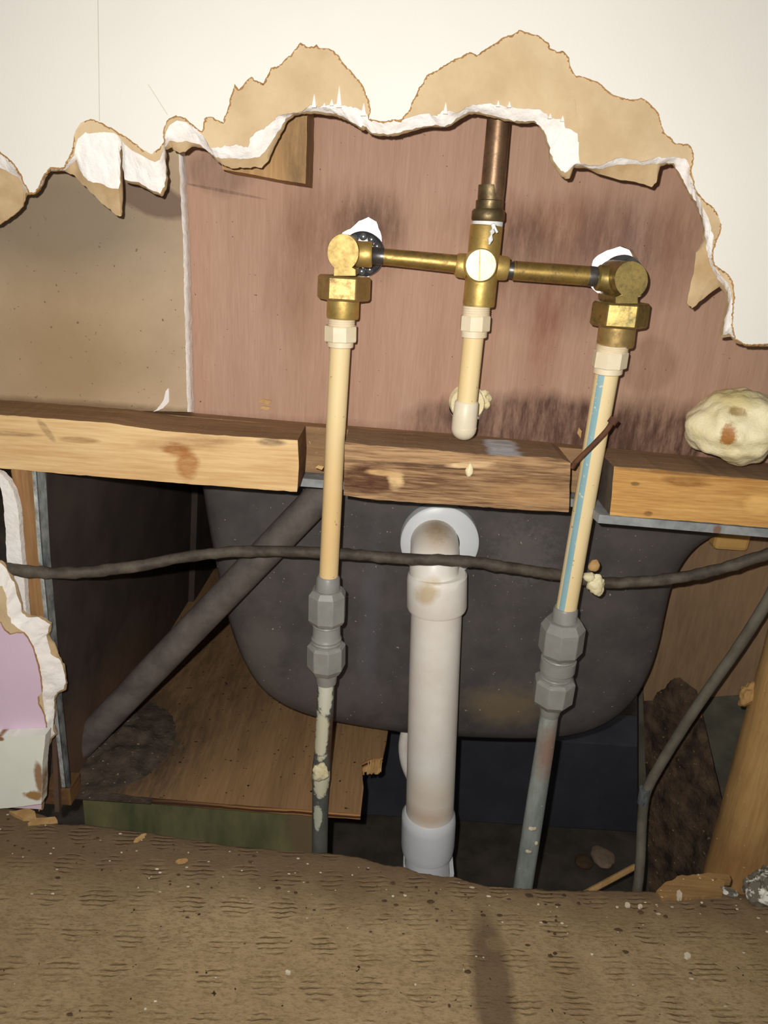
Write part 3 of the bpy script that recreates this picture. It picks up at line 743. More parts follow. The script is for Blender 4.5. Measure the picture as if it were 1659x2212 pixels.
tl = [P(u, v, YB) for u, v in ((-260, 881), (0, 897), (300, 922), (643, 951), (1060, 983), (1326, 1008), (1950, 1067))]
bl = [P(u, v, YB) for u, v in ((1950, 1167), (1228, 1106), (641, 1062), (-260, 990))]
o = obj('backing_strip', slab([[Vector((p.x, .559, p.z - .0008)) for p in tl] + [Vector((p.x, .559, p.z + .0008)) for p in bl]], (0, .0125, 0)), M_dirtytop, None, smooth=0)
tag(o, 'dark timber strip behind the three plank lengths, seen in the pipe notches', 'timber')

# ------------------------------------------------------------------ bathtub
tub = thing('bathtub', 'dark grey underside and end of a bathtub below the plank', 'bathtub', P(960, 1592, .66))
SIL = [(432, 1000), (440, 1060), (455, 1150), (470, 1230), (485, 1300), (505, 1370), (530, 1430), (565, 1483), (615, 1520), (680, 1545), (760, 1562), (860, 1577), (960, 1586), (1060, 1591), (1150, 1592), (1220, 1587), (1280, 1572),
       (1330, 1545), (1370, 1505), (1400, 1450), (1420, 1390), (1435, 1320), (1450, 1260), (1475, 1210), (1510, 1172), (1560, 1145), (1620, 1120), (1640, 1080)]
sw = spline([P(u, v, .645) for u, v in SIL], 4)
ztop = max(p.z for p in sw) + .02
xc = P(960, 1300, .645).x
bm = bmesh.new()
rings = []
for s_, y_ in ((.05, .6255), (.5, .6255), (.80, .6258), (.88, .6268), (.94, .6295), (.975, .634), (.995, .640), (1.0, .648), (1.01, .75), (1.03, 1.5)):
    ring = []
    for p in sw:
        ring.append(bm.verts.new((xc + (p.x - xc) * s_, y_, ztop + (p.z - ztop) * (s_ if s_ > .5 else max(s_, .05)))))
    rings.append(ring)
for i in range(len(rings) - 1):
    for k in range(len(sw) - 1):
        bm.faces.new((rings[i][k], rings[i][k + 1], rings[i + 1][k + 1], rings[i + 1][k]))
bm.faces.new(rings[0])
obj('basin', bm, M_tub, tub, smooth=60)
# rim sheet resting under the plank
def rimpt(u, v, y):
    p = P(u, v, YB)
    return Vector((p.x, y, p.z - .0005))
fa, fb, fc = rimpt(-300, 988, .5465), rimpt(700, 1067, .5465), rimpt(1950, 1168, .5135)
bk = [Vector((p.x, .66, p.z)) for p in (fc, fb, fa)]
bm = slab([[fa, fb, rimpt(1284, 1111, .5465), rimpt(1296, 1112, .5135), fc] + bk], (0, 0, -.0065))
for x0, x1 in ((fa.x, -.165), (.24, fc.x)):
    slab([[Vector((x0, .655, fb.z)), Vector((x1, .655, fb.z)), Vector((x1, 1.5, fb.z)), Vector((x0, 1.5, fb.z))]], (0, 0, -.005), bm)
obj('rim', bm, M_rim, tub, smooth=0, label='pale grey flange showing in the notches and under the right plank')
# front skirt, receding on the left
a0, a1 = P(104, 1022, .522), P(150, 1700, .545)
xs = (a0.x + a1.x) / 2
bm = bmesh.new()
slab([[Vector((a0.x, .522, a0.z + .02)), Vector((a1.x, .522, -.005)), Vector((a1.x + .004, .93, -.005)), Vector((a0.x + .004, .93, a0.z + .02))]], (-.004, 0, 0), bm)
slab([[Vector((a0.x + .012, .93, a0.z + .02)), Vector((a1.x + .012, .93, -.005)), Vector((a1.x + .02, 1.5, -.005)), Vector((a0.x + .02, 1.5, a0.z + .02))]], (-.012, 0, 0), bm)
obj('skirt', bm, M_apron, tub, smooth=0, label='brown inner face of the tub skirt')
# diagonal brace
b0, b1 = P(712, 1050, .598), P(172, 1612, .585)
bm = tube([b0.lerp(b1, i / 20) for i in range(21)], .0137, 20)
obj('brace', bm, M_brace, tub, label='grey diagonal steel tube')

# ------------------------------------------------------------------ brass valve
va = thing('bath_valve', 'brass two handle bath valve with crossover tubes in front of the plywood', 'valve', P(1036, 660, .535))
def keyhole(cu, cv, rx, ry, neck_l, neck_r, neck_v, Yf, Yb):
    pts = []
    for k in range(0, 33):
        an = math.radians(140 - 0) + (math.radians(400 - 140)) * k / 32   # arc over the top
        pts.append((cu + rx * math.cos(an), cv - 0 + ry * math.sin(an)))
    # arc runs from lower-left over top to lower-right
    pts = [(cu + rx * math.cos(math.radians(a)), cv + ry * math.sin(math.radians(a))) for a in [125 + i * (290 / 32) for i in range(33)]]
    pts += [(neck_r, neck_v - 14), (neck_r, neck_v), (neck_l, neck_v), (neck_l, neck_v - 14)]
    return slab([pxpoly(pts, Yf)], (0, Yb - Yf, 0))
b = obj('valve_body', keyhole(741, 545, 34, 40, 721, 768, 596, .511, .553), brass('matte brass', rgb(172, 148, 92), rgb(156, 132, 78), rgb(128, 106, 66), .4, (.5, .62)), va, bevel=.0016, smooth=35)
b2 = obj('valve_body', keyhole(1364, 604, 36, 40, 1330, 1378, 656, .507, .553), M_brass_old, va, bevel=.0016, smooth=35, label='greenish tarnished valve body on the right')
# rear barrels into the wall
for (u, v, mt, par, w_) in ((752, 556, M_brass, b, 62), (1352, 606, M_brass_old, b2, 66)):
    p0, p1 = P(u, v, .548), P(u, v, .60)
    p1 = Vector((p0.x, .60, p0.z))
    bm = bmesh.new(); lathe(bm, [(p0, rad(p0, w_)), (p1, rad(p0, w_))], Vector((0, 1, 0)), 28)
    obj('barrel', bm, mt, par)
# the lock nuts on the far side
p0 = P(783, 549, .556)
bm = bmesh.new()
A = Vector((0, 1, 0))
r_ = rad(p0, 96)
lathe(bm, [(p0, r_ * .58), (p0, r_ * .86), (p0 + A * .001, r_ * .97), (p0 + A * .007, r_), (p0 + A * .010, r_ * .9), (p0 + A * .010, r_ * .58)], A, 40, cap=(False, False))
ln_ = obj('lock_nut', bm, M_blackring, va, label='black ribbed ring in the left hole')
bm = bmesh.new()
for k in range(12):
    an = 2 * math.pi * k / 12
    c = p0 + Vector((math.cos(an), 0, math.sin(an))) * r_ * .74 + Vector((0, -.0012, 0))
    blob(c, .0028, .0016, .0028, 0, 1, 2, 0, bm)
obj('rib', bm, M_chrome, ln_)
p0 = P(1345, 602, .562)
bm = bmesh.new(); r_ = rad(p0, 98)
lathe(bm, [(p0, r_ * .6), (p0, r_ * .95), (p0 + A * .003, r_), (p0 + A * .006, r_), (p0 + A * .006, r_ * .6)], A, 40, cap=(False, False))
obj('lock_nut', bm, M_chrome, va, label='thin chromed ring in the right hole')
# crossover tubes
def side(st, Y, name, mat, parent, label=None):
    bm = plathe(st, Y if callable(Y) else (lambda v: Y), seg=28)
    return obj(name, bm, mat, parent, label=label)
YT = .531
side([(766, 549, 46), (771, 549, 54), (800, 550, 54), (804, 550, 50)], YT, 'tube_socket', M_brass, va)
side([(803, 552, 34), (806, 552, 38), (829, 554, 37)], YT, 'solder_joint', M_solder, va, 'dark solder ring')
side([(826, 554.5, 34), (905, 562, 36), (992, 571, 38)], YT, 'crossover_tube', M_cu, va)
side([(984, 572, 44), (990, 573, 50), (1008, 575, 52)], YT, 'tube_socket', M_brass, va)
side([(1072, 578, 52), (1092, 580, 50), (1097, 581, 46)], YT, 'tube_socket', M_brass, va)
side([(1095, 582, 34), (1108, 584, 36), (1113, 584, 40)], YT, 'solder_joint', M_solder, va, 'dark solder ring')
side([(1108, 584.5, 40), (1200, 591, 41), (1293, 598, 41)], YT, 'crossover_tube', M_cu, va)
side([(1270, 596.5, 42), (1276, 597, 43), (1290, 598, 41)], YT, 'solder_joint', M_solder, va, 'dark solder ring')
side([(1288, 600, 46), (1292, 600, 54), (1314, 602, 56), (1330, 604, 68), (1338, 605, 72)], YT, 'tube_socket', M_brass_old, va)
# centre cross
Yc = .530
cb = obj('cross_body', plathe([(1051.5, 486, 66), (1051, 489, 70), (1034, 656, 69), (1033.5, 661, 67)], Yc), M_brass, va)
pc = P(1039, 573, .5105)
bm = bmesh.new(); rc = rad(pc, 70)
lathe(bm, [(pc, rc * .0001), (pc, rc * .92), (pc + A * .0008, rc), (pc + A * .018, rc)], A, 40, cap=(False, False))
obj('boss', bm, brass('flash lit brass', rgb(240, 216, 150), rgb(226, 200, 130), rgb(190, 160, 100), .3, (.34, .42)), cb, label='round flat brass boss shining in the flash')  # flash glare on the boss put into a paler brass colour
bm = slab([[P(1035.5, 540, .5102), P(1038, 540, .5102), P(1036.5, 606, .5102), P(1034, 606, .5102)]], (0, .0008, 0))
obj('cast_seam', bm, M_brass_old, cb, smooth=0)
def nut(c1, c2, w_, Y, mat, name, phase, parent, cham=.9):
    (u0, v0), (u1, v1) = c1, c2
    f = lambda t: (u0 + (u1 - u0) * t, v0 + (v1 - v0) * t)
    st = [(*f(0), w_ * cham), (*f(.1), w_), (*f(.9), w_), (*f(1), w_ * cham)]
    return obj(name, plathe(st, Y, seg=6, phase=phase), mat, parent, smooth=20, bevel=.0007)
n1 = nut((744, 595), (742, 648), 116, .532, M_brass_nut, 'union_nut', math.radians(30), va, .93)
obj('sleeve', plathe([(741.5, 644, 70), (740, 684, 70), (740, 688, 67)], .532), M_brass, n1)
n2 = nut((1343, 652), (1335, 706), 122, .528, M_brass_old, 'union_nut', math.radians(41), va, .93)
obj('sleeve', plathe([(1334, 702, 79), (1329, 744, 79), (1328, 749, 76)], .528), M_brass_nut, n2)

# ------------------------------------------------------------------ riser to the shower
ri = thing('riser_pipe', 'brown bronze shower riser pipe rising from the brass cross into the wall', 'pipe', P(1052, 487, .53))
obj('pipe', plathe([(1092, 130, 50), (1078, 250, 51), (1065, 400, 52), (1060, 440, 53)], Yc), M_iron, ri)
obj('collar', plathe([(1060, 400, 53), (1059, 432, 55), (1058, 434, 60), (1057, 450, 60), (1056, 454, 56)], Yc), M_ironfit, ri)
obj('collar', plathe([(1055.5, 452, 64), (1055, 457, 71), (1054, 474, 72), (1053.5, 479, 66)], Yc), M_ironfit, ri)
tp = obj('thread_tape', plathe([(1053.5, 476, 66), (1053, 482, 67), (1052.5, 489, 66)], Yc), M_tape, ri, label='white thread tape')
bm = tube(spline([P(1066, 484, .5095), P(1064, 497, .508), P(1061, 510, .5082), P(1057, 528, .5085)], 6), [.0012 + .0006 * math.sin(i) for i in range(19)], 8)
tube(spline([P(1066, 484, .5095), P(1070, 494, .508), P(1074, 502, .5085)], 6), .0008, 8, bm)
obj('tail', bm, M_tape, tp)

# ------------------------------------------------------------------ cream supply pipes
def adapter(stT, stH, stC, Yf, parent, phase):
    (u0, v0, w0), (u1, v1, w1) = stT
    st = []
    N = 10
    for i in range(N + 1):
        t = i / N
        st.append((u0 + (u1 - u0) * t, v0 + (v1 - v0) * t, (w0 + (w1 - w0) * t) * (1.0 if i % 2 == 0 else .95)))
    ad = obj('male_adapter', plathe([(*stC[0][:2], stC[0][2]), (*stC[1][:2], stC[1][2]), (stC[1][0], stC[1][1] + 1.5, stC[1][2] * .94)], Yf), M_fit, parent)
    obj('thread', plathe(st, Yf, seg=32), M_fit, ad)
    f0, f1 = stH
    obj('hex_collar', plathe([(*f0[:2], f0[2] * .96), (f0[0], f0[1] + 2, f0[2]), (f1[0], f1[1] - 2, f1[2]), (*f1[:2], f1[2] * .96)], Yf, seg=8, phase=phase), M_fit, ad, smooth=20)
    return ad
YLf = Yl(700, .532, 1830, .538)
sl = thing('supply_pipe', 'plain cream plastic supply pipe hanging from the left brass union nut', 'pipe', P(710, 1250, .535))
adapter([(738, 684, 59), (737.5, 706, 60)], [(736.5, 703, 73), (736, 737, 73)], [(735.5, 734, 57), (735, 748, 57)], YLf, sl, math.radians(22.5))
obj('pipe', plathe([(735.5, 740, 45), (724, 950, 42.5), (709.5, 1252, 41)], YLf), M_cpvc, sl)
def YRf(v): return .523 + (.548 - .523) * (v - 700) / 1200
sr = thing('supply_pipe', 'cream plastic supply pipe with a blue stripe below the right union nut', 'pipe', P(1223, 1318, .537))
adapter([(1324, 744, 68), (1321, 762, 69)], [(1320, 758, 75), (1315, 793, 75)], [(1315, 789, 62), (1312.5, 805, 62)], YRf, sr, math.radians(22.5))
def stripe(t):
    return 1 if (.055 < t < .155) else 0
obj('pipe', plathe([(1313, 795, 51), (1295, 900, 48.5), (1277, 1003, 47), (1250, 1160, 45), (1222.5, 1320, 44)], YRf, seg=60, mi=stripe), [M_cpvc, M_blue], sr)
sp_ = thing('spout_stub', 'short cream capped pipe below the brass cross', 'pipe', P(1000, 950, .53))
YSf = Yl(660, .53, 950, .532)
adapter([(1029.5, 660, 60), (1028, 684, 60)], [(1027.5, 681, 67), (1025.5, 714, 67)], [(1024.5, 712, 56), (1023.5, 727, 56)], YSf, sp_, math.radians(22.5))
obj('pipe', plathe([(1023.5, 720, 45), (1008, 872, 43.5)], YSf), M_cpvc, sp_)
cp = [(1008.5, 866, 46), (1008, 869, 51), (1004, 905, 54), (1002, 925, 54)]
for k in range(1, 9):
    an = math.pi / 2 * k / 8
    cp.append((1002 - 2 * math.sin(an), 925 + 25 * math.sin(an), max(.4, 54 * math.cos(an))))
obj('end_cap', plathe(cp, YSf), M_cap, sp_, label='rounded ivory end cap')
obj('cap_seam', plathe([(1002.6, 922, 54.2), (1002.5, 923.2, 55), (1002.4, 924.4, 54.2)], YSf), M_fit, sp_)
# threaded foam collar in the plywood hole behind the stub
pf = P(1010, 873, .560)
bm = bmesh.new()
rf = rad(pf, 76)
lathe(bm, [(pf + A * .0022 * i, rf * (1 if i % 2 else .93)) for i in range(8)], A, 36, cap=(False, False))
lathe(bm, [(pf, rf * .93), (pf + A * .001, rf * .6), (pf + A * .015, rf * .58)], A, 36, cap=(False, False))
o = obj('threaded_collar', bm, M_foam, None)
tag(o, 'yellowish threaded collar in the hole behind the capped stub', 'collar')
bm = blob(P(1041, 857, .566), .007, .004, .005, .5, 200, 3, 5); blob(P(1047, 871, .567), .004, .004, .004, .5, 200, 3, 2, bm); blob(P(1025, 845, .567), .006, .004, .003, .5, 200, 3, 2, bm)
o = obj('foam_crumb', bm, M_foam, None); tag(o, 'cream crumb of foam at the rim of the hole behind the capped stub', 'foam')

# ------------------------------------------------------------------ grey couplings and the metal pipes below
def coupling(label, rows, Yf, ph, loc, gap=None):
    t = thing('pipe_coupling', label, 'coupling', loc, 'grey plastic couplings')
    c0, n0, bd, n1_, c1 = rows
    obj('collar', plathe(c0, Yf), M_grp, t)
    a = obj('compression_nut', plathe(n0, Yf, seg=8, phase=ph), M_grp, t, smooth=20, bevel=.0006)
    bb_ = obj('coupling_body', plathe(bd, Yf), M_grp, t)
    b_ = obj('compression_nut', plathe(n1_, Yf, seg=8, phase=ph + .2), M_grp, t, smooth=20, bevel=.0006)
    obj('collar', plathe(c1, Yf), M_grp, t)
    return t
def thr(u0, v0, u1, v1, w_, n=6):
    return [(u0 + (u1 - u0) * i / n, v0 + (v1 - v0) * i / n, w_ * (1 if i % 2 else .95)) for i in range(n + 1)]
coupling('grey plastic coupling on the plain cream pipe, left of the drain', (
    [(709, 1243, 43), (709, 1247, 50), (708, 1270, 53), (707.5, 1284, 60)],
    [(707.5, 1271, 66), (707, 1282, 84), (706, 1334, 84), (706, 1343, 72)],
    [(706, 1338, 60)] + thr(706, 1342, 705.5, 1350, 62, 4) + [(705.5, 1353, 60), (705.5, 1372, 60)] + thr(705, 1374, 705, 1394, 66, 6),
    [(705, 1388, 72), (705, 1394, 84), (704.5, 1436, 84), (704.5, 1449, 66)],
    [(704.5, 1445, 50), (705, 1458, 48), (705, 1462, 46), (705, 1474, 43)]), YLf, math.radians(22.5), P(704, 1474, .536))
coupling('grey plastic coupling on the blue striped pipe, opened with a gap', (
    [(1222.5, 1311, 46), (1222, 1315, 52), (1219, 1340, 54), (1218, 1354, 64)],
    [(1218, 1338, 74), (1216.5, 1354, 96), (1210, 1402, 95), (1208.5, 1413, 78)],
    [(1209, 1408, 70)] + thr(1208, 1412, 1207, 1422, 70, 4) + [(1207, 1423, 76), (1203.5, 1445, 76), (1203.5, 1446, 56), (1201.5, 1455, 56)] + thr(1201, 1456, 1199, 1472, 70, 6),
    [(1200, 1462, 76), (1199, 1468, 90), (1193, 1508, 88), (1191, 1522, 62)],
    [(1191, 1517, 50), (1189, 1530, 46), (1187, 1543, 40)]), YRf, math.radians(14), P(1190, 1543, .541))
gl = thing('metal_pipe', 'metal water pipe splashed with cream paint below the left grey coupling', 'pipe', P(690, 1900, .538))
pts = []
for (u, v, w_) in ((705, 1465, 37), (702, 1540, 37), (697, 1625, 36), (694, 1655, 38), (693, 1680, 40), (692.5, 1700, 36), (691, 1800, 34), (689, 1960, 33)):
    pts.append((u, v, w_))
obj('pipe', plathe(pts, YLf), M_galvp, gl)
bm = blob(P(693, 1668, .523), .0065, .004, .009, .35, 150, 4, 3)
obj('paint_lump', bm, mottled('lumpy paint', rgb(232, 224, 190), rgb(210, 196, 150), 120, rough=.7, bump=.6), gl, label='lump of cream paint')
gr_ = thing('metal_pipe', 'galvanised water pipe below the right grey coupling', 'pipe', P(1120, 1990, .55))
obj('pipe', plathe([(1188, 1535, 39), (1176, 1620, 40), (1160, 1720, 41), (1143, 1830, 41), (1118, 1990, 40)], YRf), M_galv, gr_)
bm = blob(P(1150, 1790, .532), .004, .002, .002, .4, 300, 2, 1); blob(P(1158, 1822, .532), .002, .0015, .002, .4, 300, 2, 2, bm); blob(P(1142, 1840, .532), .003, .0015, .0018, .4, 300, 2, 6, bm)
obj('paint_drip', bm, M_crumb, gr_)

# ------------------------------------------------------------------ drain
YDr = .588
dr = thing('drain_pipe', 'white plastic overflow and waste pipe running down the tub end', 'drain pipe', P(922, 1900, YDr))
pc = P(950, 1175, .6135)
bm = bmesh.new(); r_ = rad(pc, 172)
lathe(bm, [(pc, r_ * .5), (pc, r_ * .93), (pc + A * .0015, r_ * .985), (pc + A * .004, r_), (pc + A * .0125, r_), (pc + A * .0125, r_ * .5)], A, 64, cap=(False, False))
obj('flange', bm, M_pvcwhite, dr, label='round white flange against the tub')
r0 = rad(P(946, 1240, YDr), 106)
pbot = P(945.5, 1250, YDr)
pz = P(947.5, 1122, YDr)
zc = pz.z - r0 * .95 - .011
bm = bmesh.new()
cen = []
for k in range(0, 15):
    an = math.pi / 2 * k / 14
    cen.append(Vector((pbot.x * .3 + pz.x * .7, YDr + .034 - .034 * math.sin(an) if False else YDr + .040 * (1 - math.sin(an)), zc - .012 + 0 * an)))
# elbow swept from the flange, bending downwards
R_ = r0 * 1.02
path = []
c0 = Vector((pz.x, YDr + R_, zc - R_))     # bend centre
path.append((Vector((pz.x, .626, zc)), Vector((0, -1, 0))))
for k in range(0, 17):
    an = math.pi / 2 * k / 16
    path.append((c0 + Vector((0, -math.sin(an) * R_, math.cos(an) * R_)), None))
path.append((Vector((pbot.x, YDr, pbot.z)), None))
tube([p for p, _ in path], r0, 40, bm)
obj('elbow', bm, M_pvc, dr, smooth=60)
obj('hub', plathe([(945, 1236, 120), (945, 1240, 128), (944, 1252, 130), (943.5, 1306, 130), (943.5, 1312, 126)], YDr, seg=48), M_pvc, dr)
obj('pipe', plathe([(943.5, 1305, 110), (938, 1450, 108.5), (928, 1760, 103)], YDr, seg=48), M_pvc, dr)
obj('hub', plathe([(927, 1752, 105), (926, 1758, 115), (926, 1772, 117), (924, 1820, 115), (923.5, 1834, 110)], YDr, seg=48), M_pvcwhite, dr)
obj('hub', plathe([(923.5, 1826, 96), (922, 1870, 96), (920, 1990, 96)], YDr, seg=48), M_pvcwhite, dr)
for du in (-49, 49):
    bm = bmesh.new()
    p = P(922 + du, 1900, YDr)
    box(p.x - .002, p.x + .002, YDr - .012, YDr + .012, p.z - .03, p.z + .02, bm)
    obj('lug', bm, M_pvcwhite, dr, smooth=0)
bm = tube(spline([P(884, 1560, .655), P(876, 1590, .655), P(873, 1618, .655), P(878, 1650, .655), P(890, 1680, .655)], 6), .0062, 16)
o = obj('drain_fitting', bm, M_pvc, None)
tag(o, 'small white curved plastic fitting behind the drain pipe under the tub', 'pipe fitting')

# ------------------------------------------------------------------ cables
def cable(name, px, r, mat, label, jit_=0, group=None):
    pts = spline([P(*q) for q in px], 10)
    o = obj(name, tube(pts, r, 18, None, jit_), mat, None, smooth=60)
    return tag(o, label, 'cable')
cable('cable', [(-160, 1205, .506), (0, 1226, .5035), (60, 1234, .5035), (110, 1237, .508), (180, 1236, .520), (300, 1222, .537), (420, 1200, .549), (540, 1191, .5535), (720, 1195, .5545), (860, 1206, .5555), (1000, 1212, .5555), (1100, 1226, .5565), (1210, 1243, .5585), (1300, 1258, .559), (1400, 1255, .557), (1520, 1238, .552), (1659, 1196, .545), (1800, 1140, .54)],
      .0046, M_cable, 'dusty black cable crossing in front of the drain and tub', .0010)
cable('cable', [(1800, 1090, .566), (1700, 1220, .57), (1659, 1296, .574), (1600, 1390, .58), (1530, 1490, .585), (1470, 1580, .588), (1410, 1680, .59), (1392, 1725, .59), (1386, 1790, .585), (1383, 1860, .575), (1376, 1925, .565), (1360, 2010, .56)],
      .0048, M_cable2, 'grey cable running steeply down the right side into the floor opening', .0002)
bm = tube([P(1393.5, 1703, .589), P(1388, 1735, .588)], .0052, 16)
o = obj('cable_clip', bm, M_zinc, None); tag(o, 'small shiny band round the grey cable', 'clip')

# ------------------------------------------------------------------ foam, nail, small things on the plank
bm = blob(P(1590, 918, .534), .034, .030, .027, .17, 42, 5, 2.0)
fo = obj('foam_lump', bm, M_foam, None, smooth=80)
tag(fo, 'big cream lump of expanding foam on the right plank', 'foam')
bm = blob(P(1288, 1262, .5505), .007, .005, .0085, .4, 130, 4, 4)
blob(P(1274, 1245, .5505), .005, .004, .004, .4, 150, 3, 4, bm)
o = obj('foam_crumb', bm, M_foam, None, smooth=80); tag(o, 'cream foam crumb stuck on the cable right of the striped pipe', 'foam')
bm = blob(P(1283, 1220, .553), .0042, .003, .0055, .4, 160, 3, 8)
o = obj('wood_chip', bm, M_chip, None); tag(o, 'small tan chip above the foam crumb on the cable', 'wood chip')
nl = thing('bent_nail', 'rusty bent nail crossing the blue striped pipe at the plank', 'nail', P(1240, 1003, .517))
bm = tube(spline([P(1236, 1010, .5145), P(1243, 999, .513), P(1262, 980, .511), (P(1290, 952, .509)), P(1312, 928, .509), P(1322, 912, .510)], 6), .0019, 10)
obj('shank', bm, M_rust, nl)
bm = tube([P(1320, 915, .510), P(1328, 904, .5105)], [.0032, .0034], 12)
obj('head', bm, M_rust, nl)
def chip(u, v, Y, du, dv, mat, name, label, cat='wood chip', th=.0015, grp=None):
    q = jag([(u - du, v), (u - du * .3, v - dv), (u + du, v - dv * .4), (u + du * .5, v + dv)], 3, .6, u, True)
    o = obj(name, slab([pxpoly(q, Y)], (0, th, 0)), mat, None, smooth=0)
    return tag(o, label, cat, grp)
chip(572, 868, YP - .0015, 14, 6, M_chip, 'wood_chip', 'upper of two pale splinters on the plywood left of the plain cream pipe')
chip(572, 882, YP - .0015, 12, 5, M_chip, 'wood_chip', 'lower of two pale splinters on the plywood left of the plain cream pipe')
chip(1252, 936, .560, 5, 12, M_chip, 'wood_chip', 'tiny pale upright splinter on the plank left of the striped pipe')
chip(690, 1010, .520, 10, 5, M_chip, 'wood_chip', 'pale splinter in the notch beside the plain cream pipe')
bm = blob(P(1015, 1016, .5105), .0028, .0018, .005, .3, 200, 3, 1)
o = obj('foam_crumb', bm, M_foam, None); tag(o, 'pale drip stuck on the face of the weathered plank', 'foam')

# ------------------------------------------------------------------ left stud, zinc strip
sp2 = [(20, 1012), (79, 1017), (86, 1200), (97, 1345), (106, 1500), (70, 1500), (58, 1345), (47, 1200), (32, 1080)]
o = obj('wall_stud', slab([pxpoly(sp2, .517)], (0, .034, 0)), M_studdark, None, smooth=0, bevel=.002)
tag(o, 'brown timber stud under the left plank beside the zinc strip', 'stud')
zs = thing('metal_strip', 'shiny zinc angle strip along the stud at the left', 'metal strip', P(140, 1690, .511))
bm = bmesh.new()
def zst(s, i, r):
    v = 1014 + (1700 - 1014) * i / 60
    ks = [(1014, 70), (1200, 83), (1345, 97), (1480, 110), (1700, 134)]
    for (va_, ua_), (vb_, ub_) in zip(ks, ks[1:]):
        if va_ <= v <= vb_ + .01: u = ua_ + (ub_ - ua_) * (v - va_) / (vb_ - va_)
    wv = .0012 * noise.noise(Vector((0, v * .03, 1)))
    return [P(u, v, .5155 + wv), P(u + 8, v, .5146 - wv), P(u + 10, v, .517), P(u + 28 - 9 * i / 60, v, .521)][r]
obj('flange', strip(zst, list(range(61)), 4), M_zinc, zs, smooth=25)
obj('edge_highlight', strip(lambda s, i, r: zst(s, i, r) + Vector((0, -.0006, 0)), list(range(61)), 2), mottled('zinc edge highlight', rgb(220, 224, 218), rgb(150, 154, 152), 150, (1, 1, .6), rough=.35, metal=.2, bump=.6, dist=.002), zs, smooth=25, label='pale left facet with its highlight put into the colour')  # left facet of the zinc, specular highlight put into a lighter colour

# ------------------------------------------------------------------ subfloor, joist, ground
ZS = -.002
front = [(60, 1683), (150, 1700), (300, 1721), (500, 1738), (640, 1748), (779, 1758)]
right = [(785, 1700), (781, 1648), (800, 1640), (827, 1636), (842, 1560), (860, 1400)]
pl = [PZ(u, v, ZS) for u, v in jag(front, 10, .8, 2)] + [PZ(u, v, ZS) for u, v in jag(right, 8, 1.6, 3)] + [Vector((.0, 1.1, ZS)), Vector((-.30, 1.1, ZS)), Vector((-.30, .56, ZS))]
su = thing('subfloor_board', 'brown plywood subfloor board under the left of the tub', 'plywood board', PZ(450, 1750, ZS - .012))
obj('board', slab([pl], (0, 0, -.0065), None, 1), [M_sub, M_plyedge], su, smooth=0)
bm = bmesh.new()
random.seed(4)
for i in range(16):
    u = 780 + 2.8 * i
    a, b_ = PZ(u, 1640 - .1 * i, ZS - .001), PZ(u + 3.4, 1640 - .1 * i, ZS - .001)
    h = .012 + .005 * random.random()
    slab([[a + Vector((0, -.004 * random.random(), 0)), b_ + Vector((0, -.004 * random.random(), 0)), b_ + Vector((0, -.004, -h)), a + Vector((0, -.003, -h))]], (0, .012, 0), bm)
obj('broken_end', bm, M_chip, su, smooth=0, label='pale splintered broken end')
o = obj('floor_joist', box(P(188, 1780, .56).x, P(702, 1800, .56).x, .556, .595, -.24, ZS - .0072), M_joist, None, smooth=0)
tag(o, 'green stained floor joist under the subfloor board', 'joist')
# debris heap on the board, at the foot of the brace
bm = bmesh.new()
G = 34
c = PZ(238, 1605, ZS)
gv = []
for i in range(G + 1):
    row = []
    for j in range(G + 1):
        a, b_ = i / G * 2 - 1, j / G * 2 - 1
        rr2 = math.sqrt(a * a + b_ * b_)
        h = max(0, 1 - rr2) ** 1.3 * .016 * (1 + .9 * noise.noise(Vector((a * 5, b_ * 5, 2)))) + .002 * noise.noise(Vector((a * 14, b_ * 14, 5))) * max(0, 1 - rr2 * .9)
        row.append(bm.verts.new((c.x + a * .066, c.y + b_ * .08, ZS + max(h, 0) - .0004)))
    gv.append(row)
for i in range(G):
    for j in range(G):
        bm.faces.new((gv[i][j], gv[i + 1][j], gv[i + 1][j + 1], gv[i][j + 1]))
o = obj('dust_heap', bm, mottled('grey dust', rgb(96, 82, 70), rgb(66, 55, 46), 70, rough=.95, bump=.8, bscale=260, dist=.002, dot=(300, .7, rgb(170, 152, 126))), None, smooth=80)
tag(o, 'grey heap of dust and rubble at the foot of the diagonal brace', 'rubble', kind='stuff')
q = P(118, 1640, .53)
o = obj('wood_block', box(q.x - .012, q.x + .012, .527, .55, ZS, ZS + .018), M_endgrain, None, smooth=0, bevel=.001)
tag(o, 'tiny wood block on the subfloor behind the torn end of the baseboard', 'wood block')

zg = -.265
o = obj('ground', box(-.9, .75, .3, 1.6, zg - .02, zg), M_ground, None, smooth=0); tag(o, 'dark bare ground under the floor', 'ground', kind='structure')
xa, xb = P(700, 1700, .83).x, P(1388, 1790, .83).x
o = obj('foundation_block', box(xa, xb, .83, .90, zg, P(1170, 1598, .83).z), M_pier, None, smooth=0, bevel=.002)
tag(o, 'dark slate grey block under the tub behind the pipes', 'block')
o = obj('wall_far', box(-.9, .75, 1.5, 1.52, zg, .36), M_ground, None, smooth=0); tag(o, 'dark far end of the space under the tub', 'wall', kind='structure')
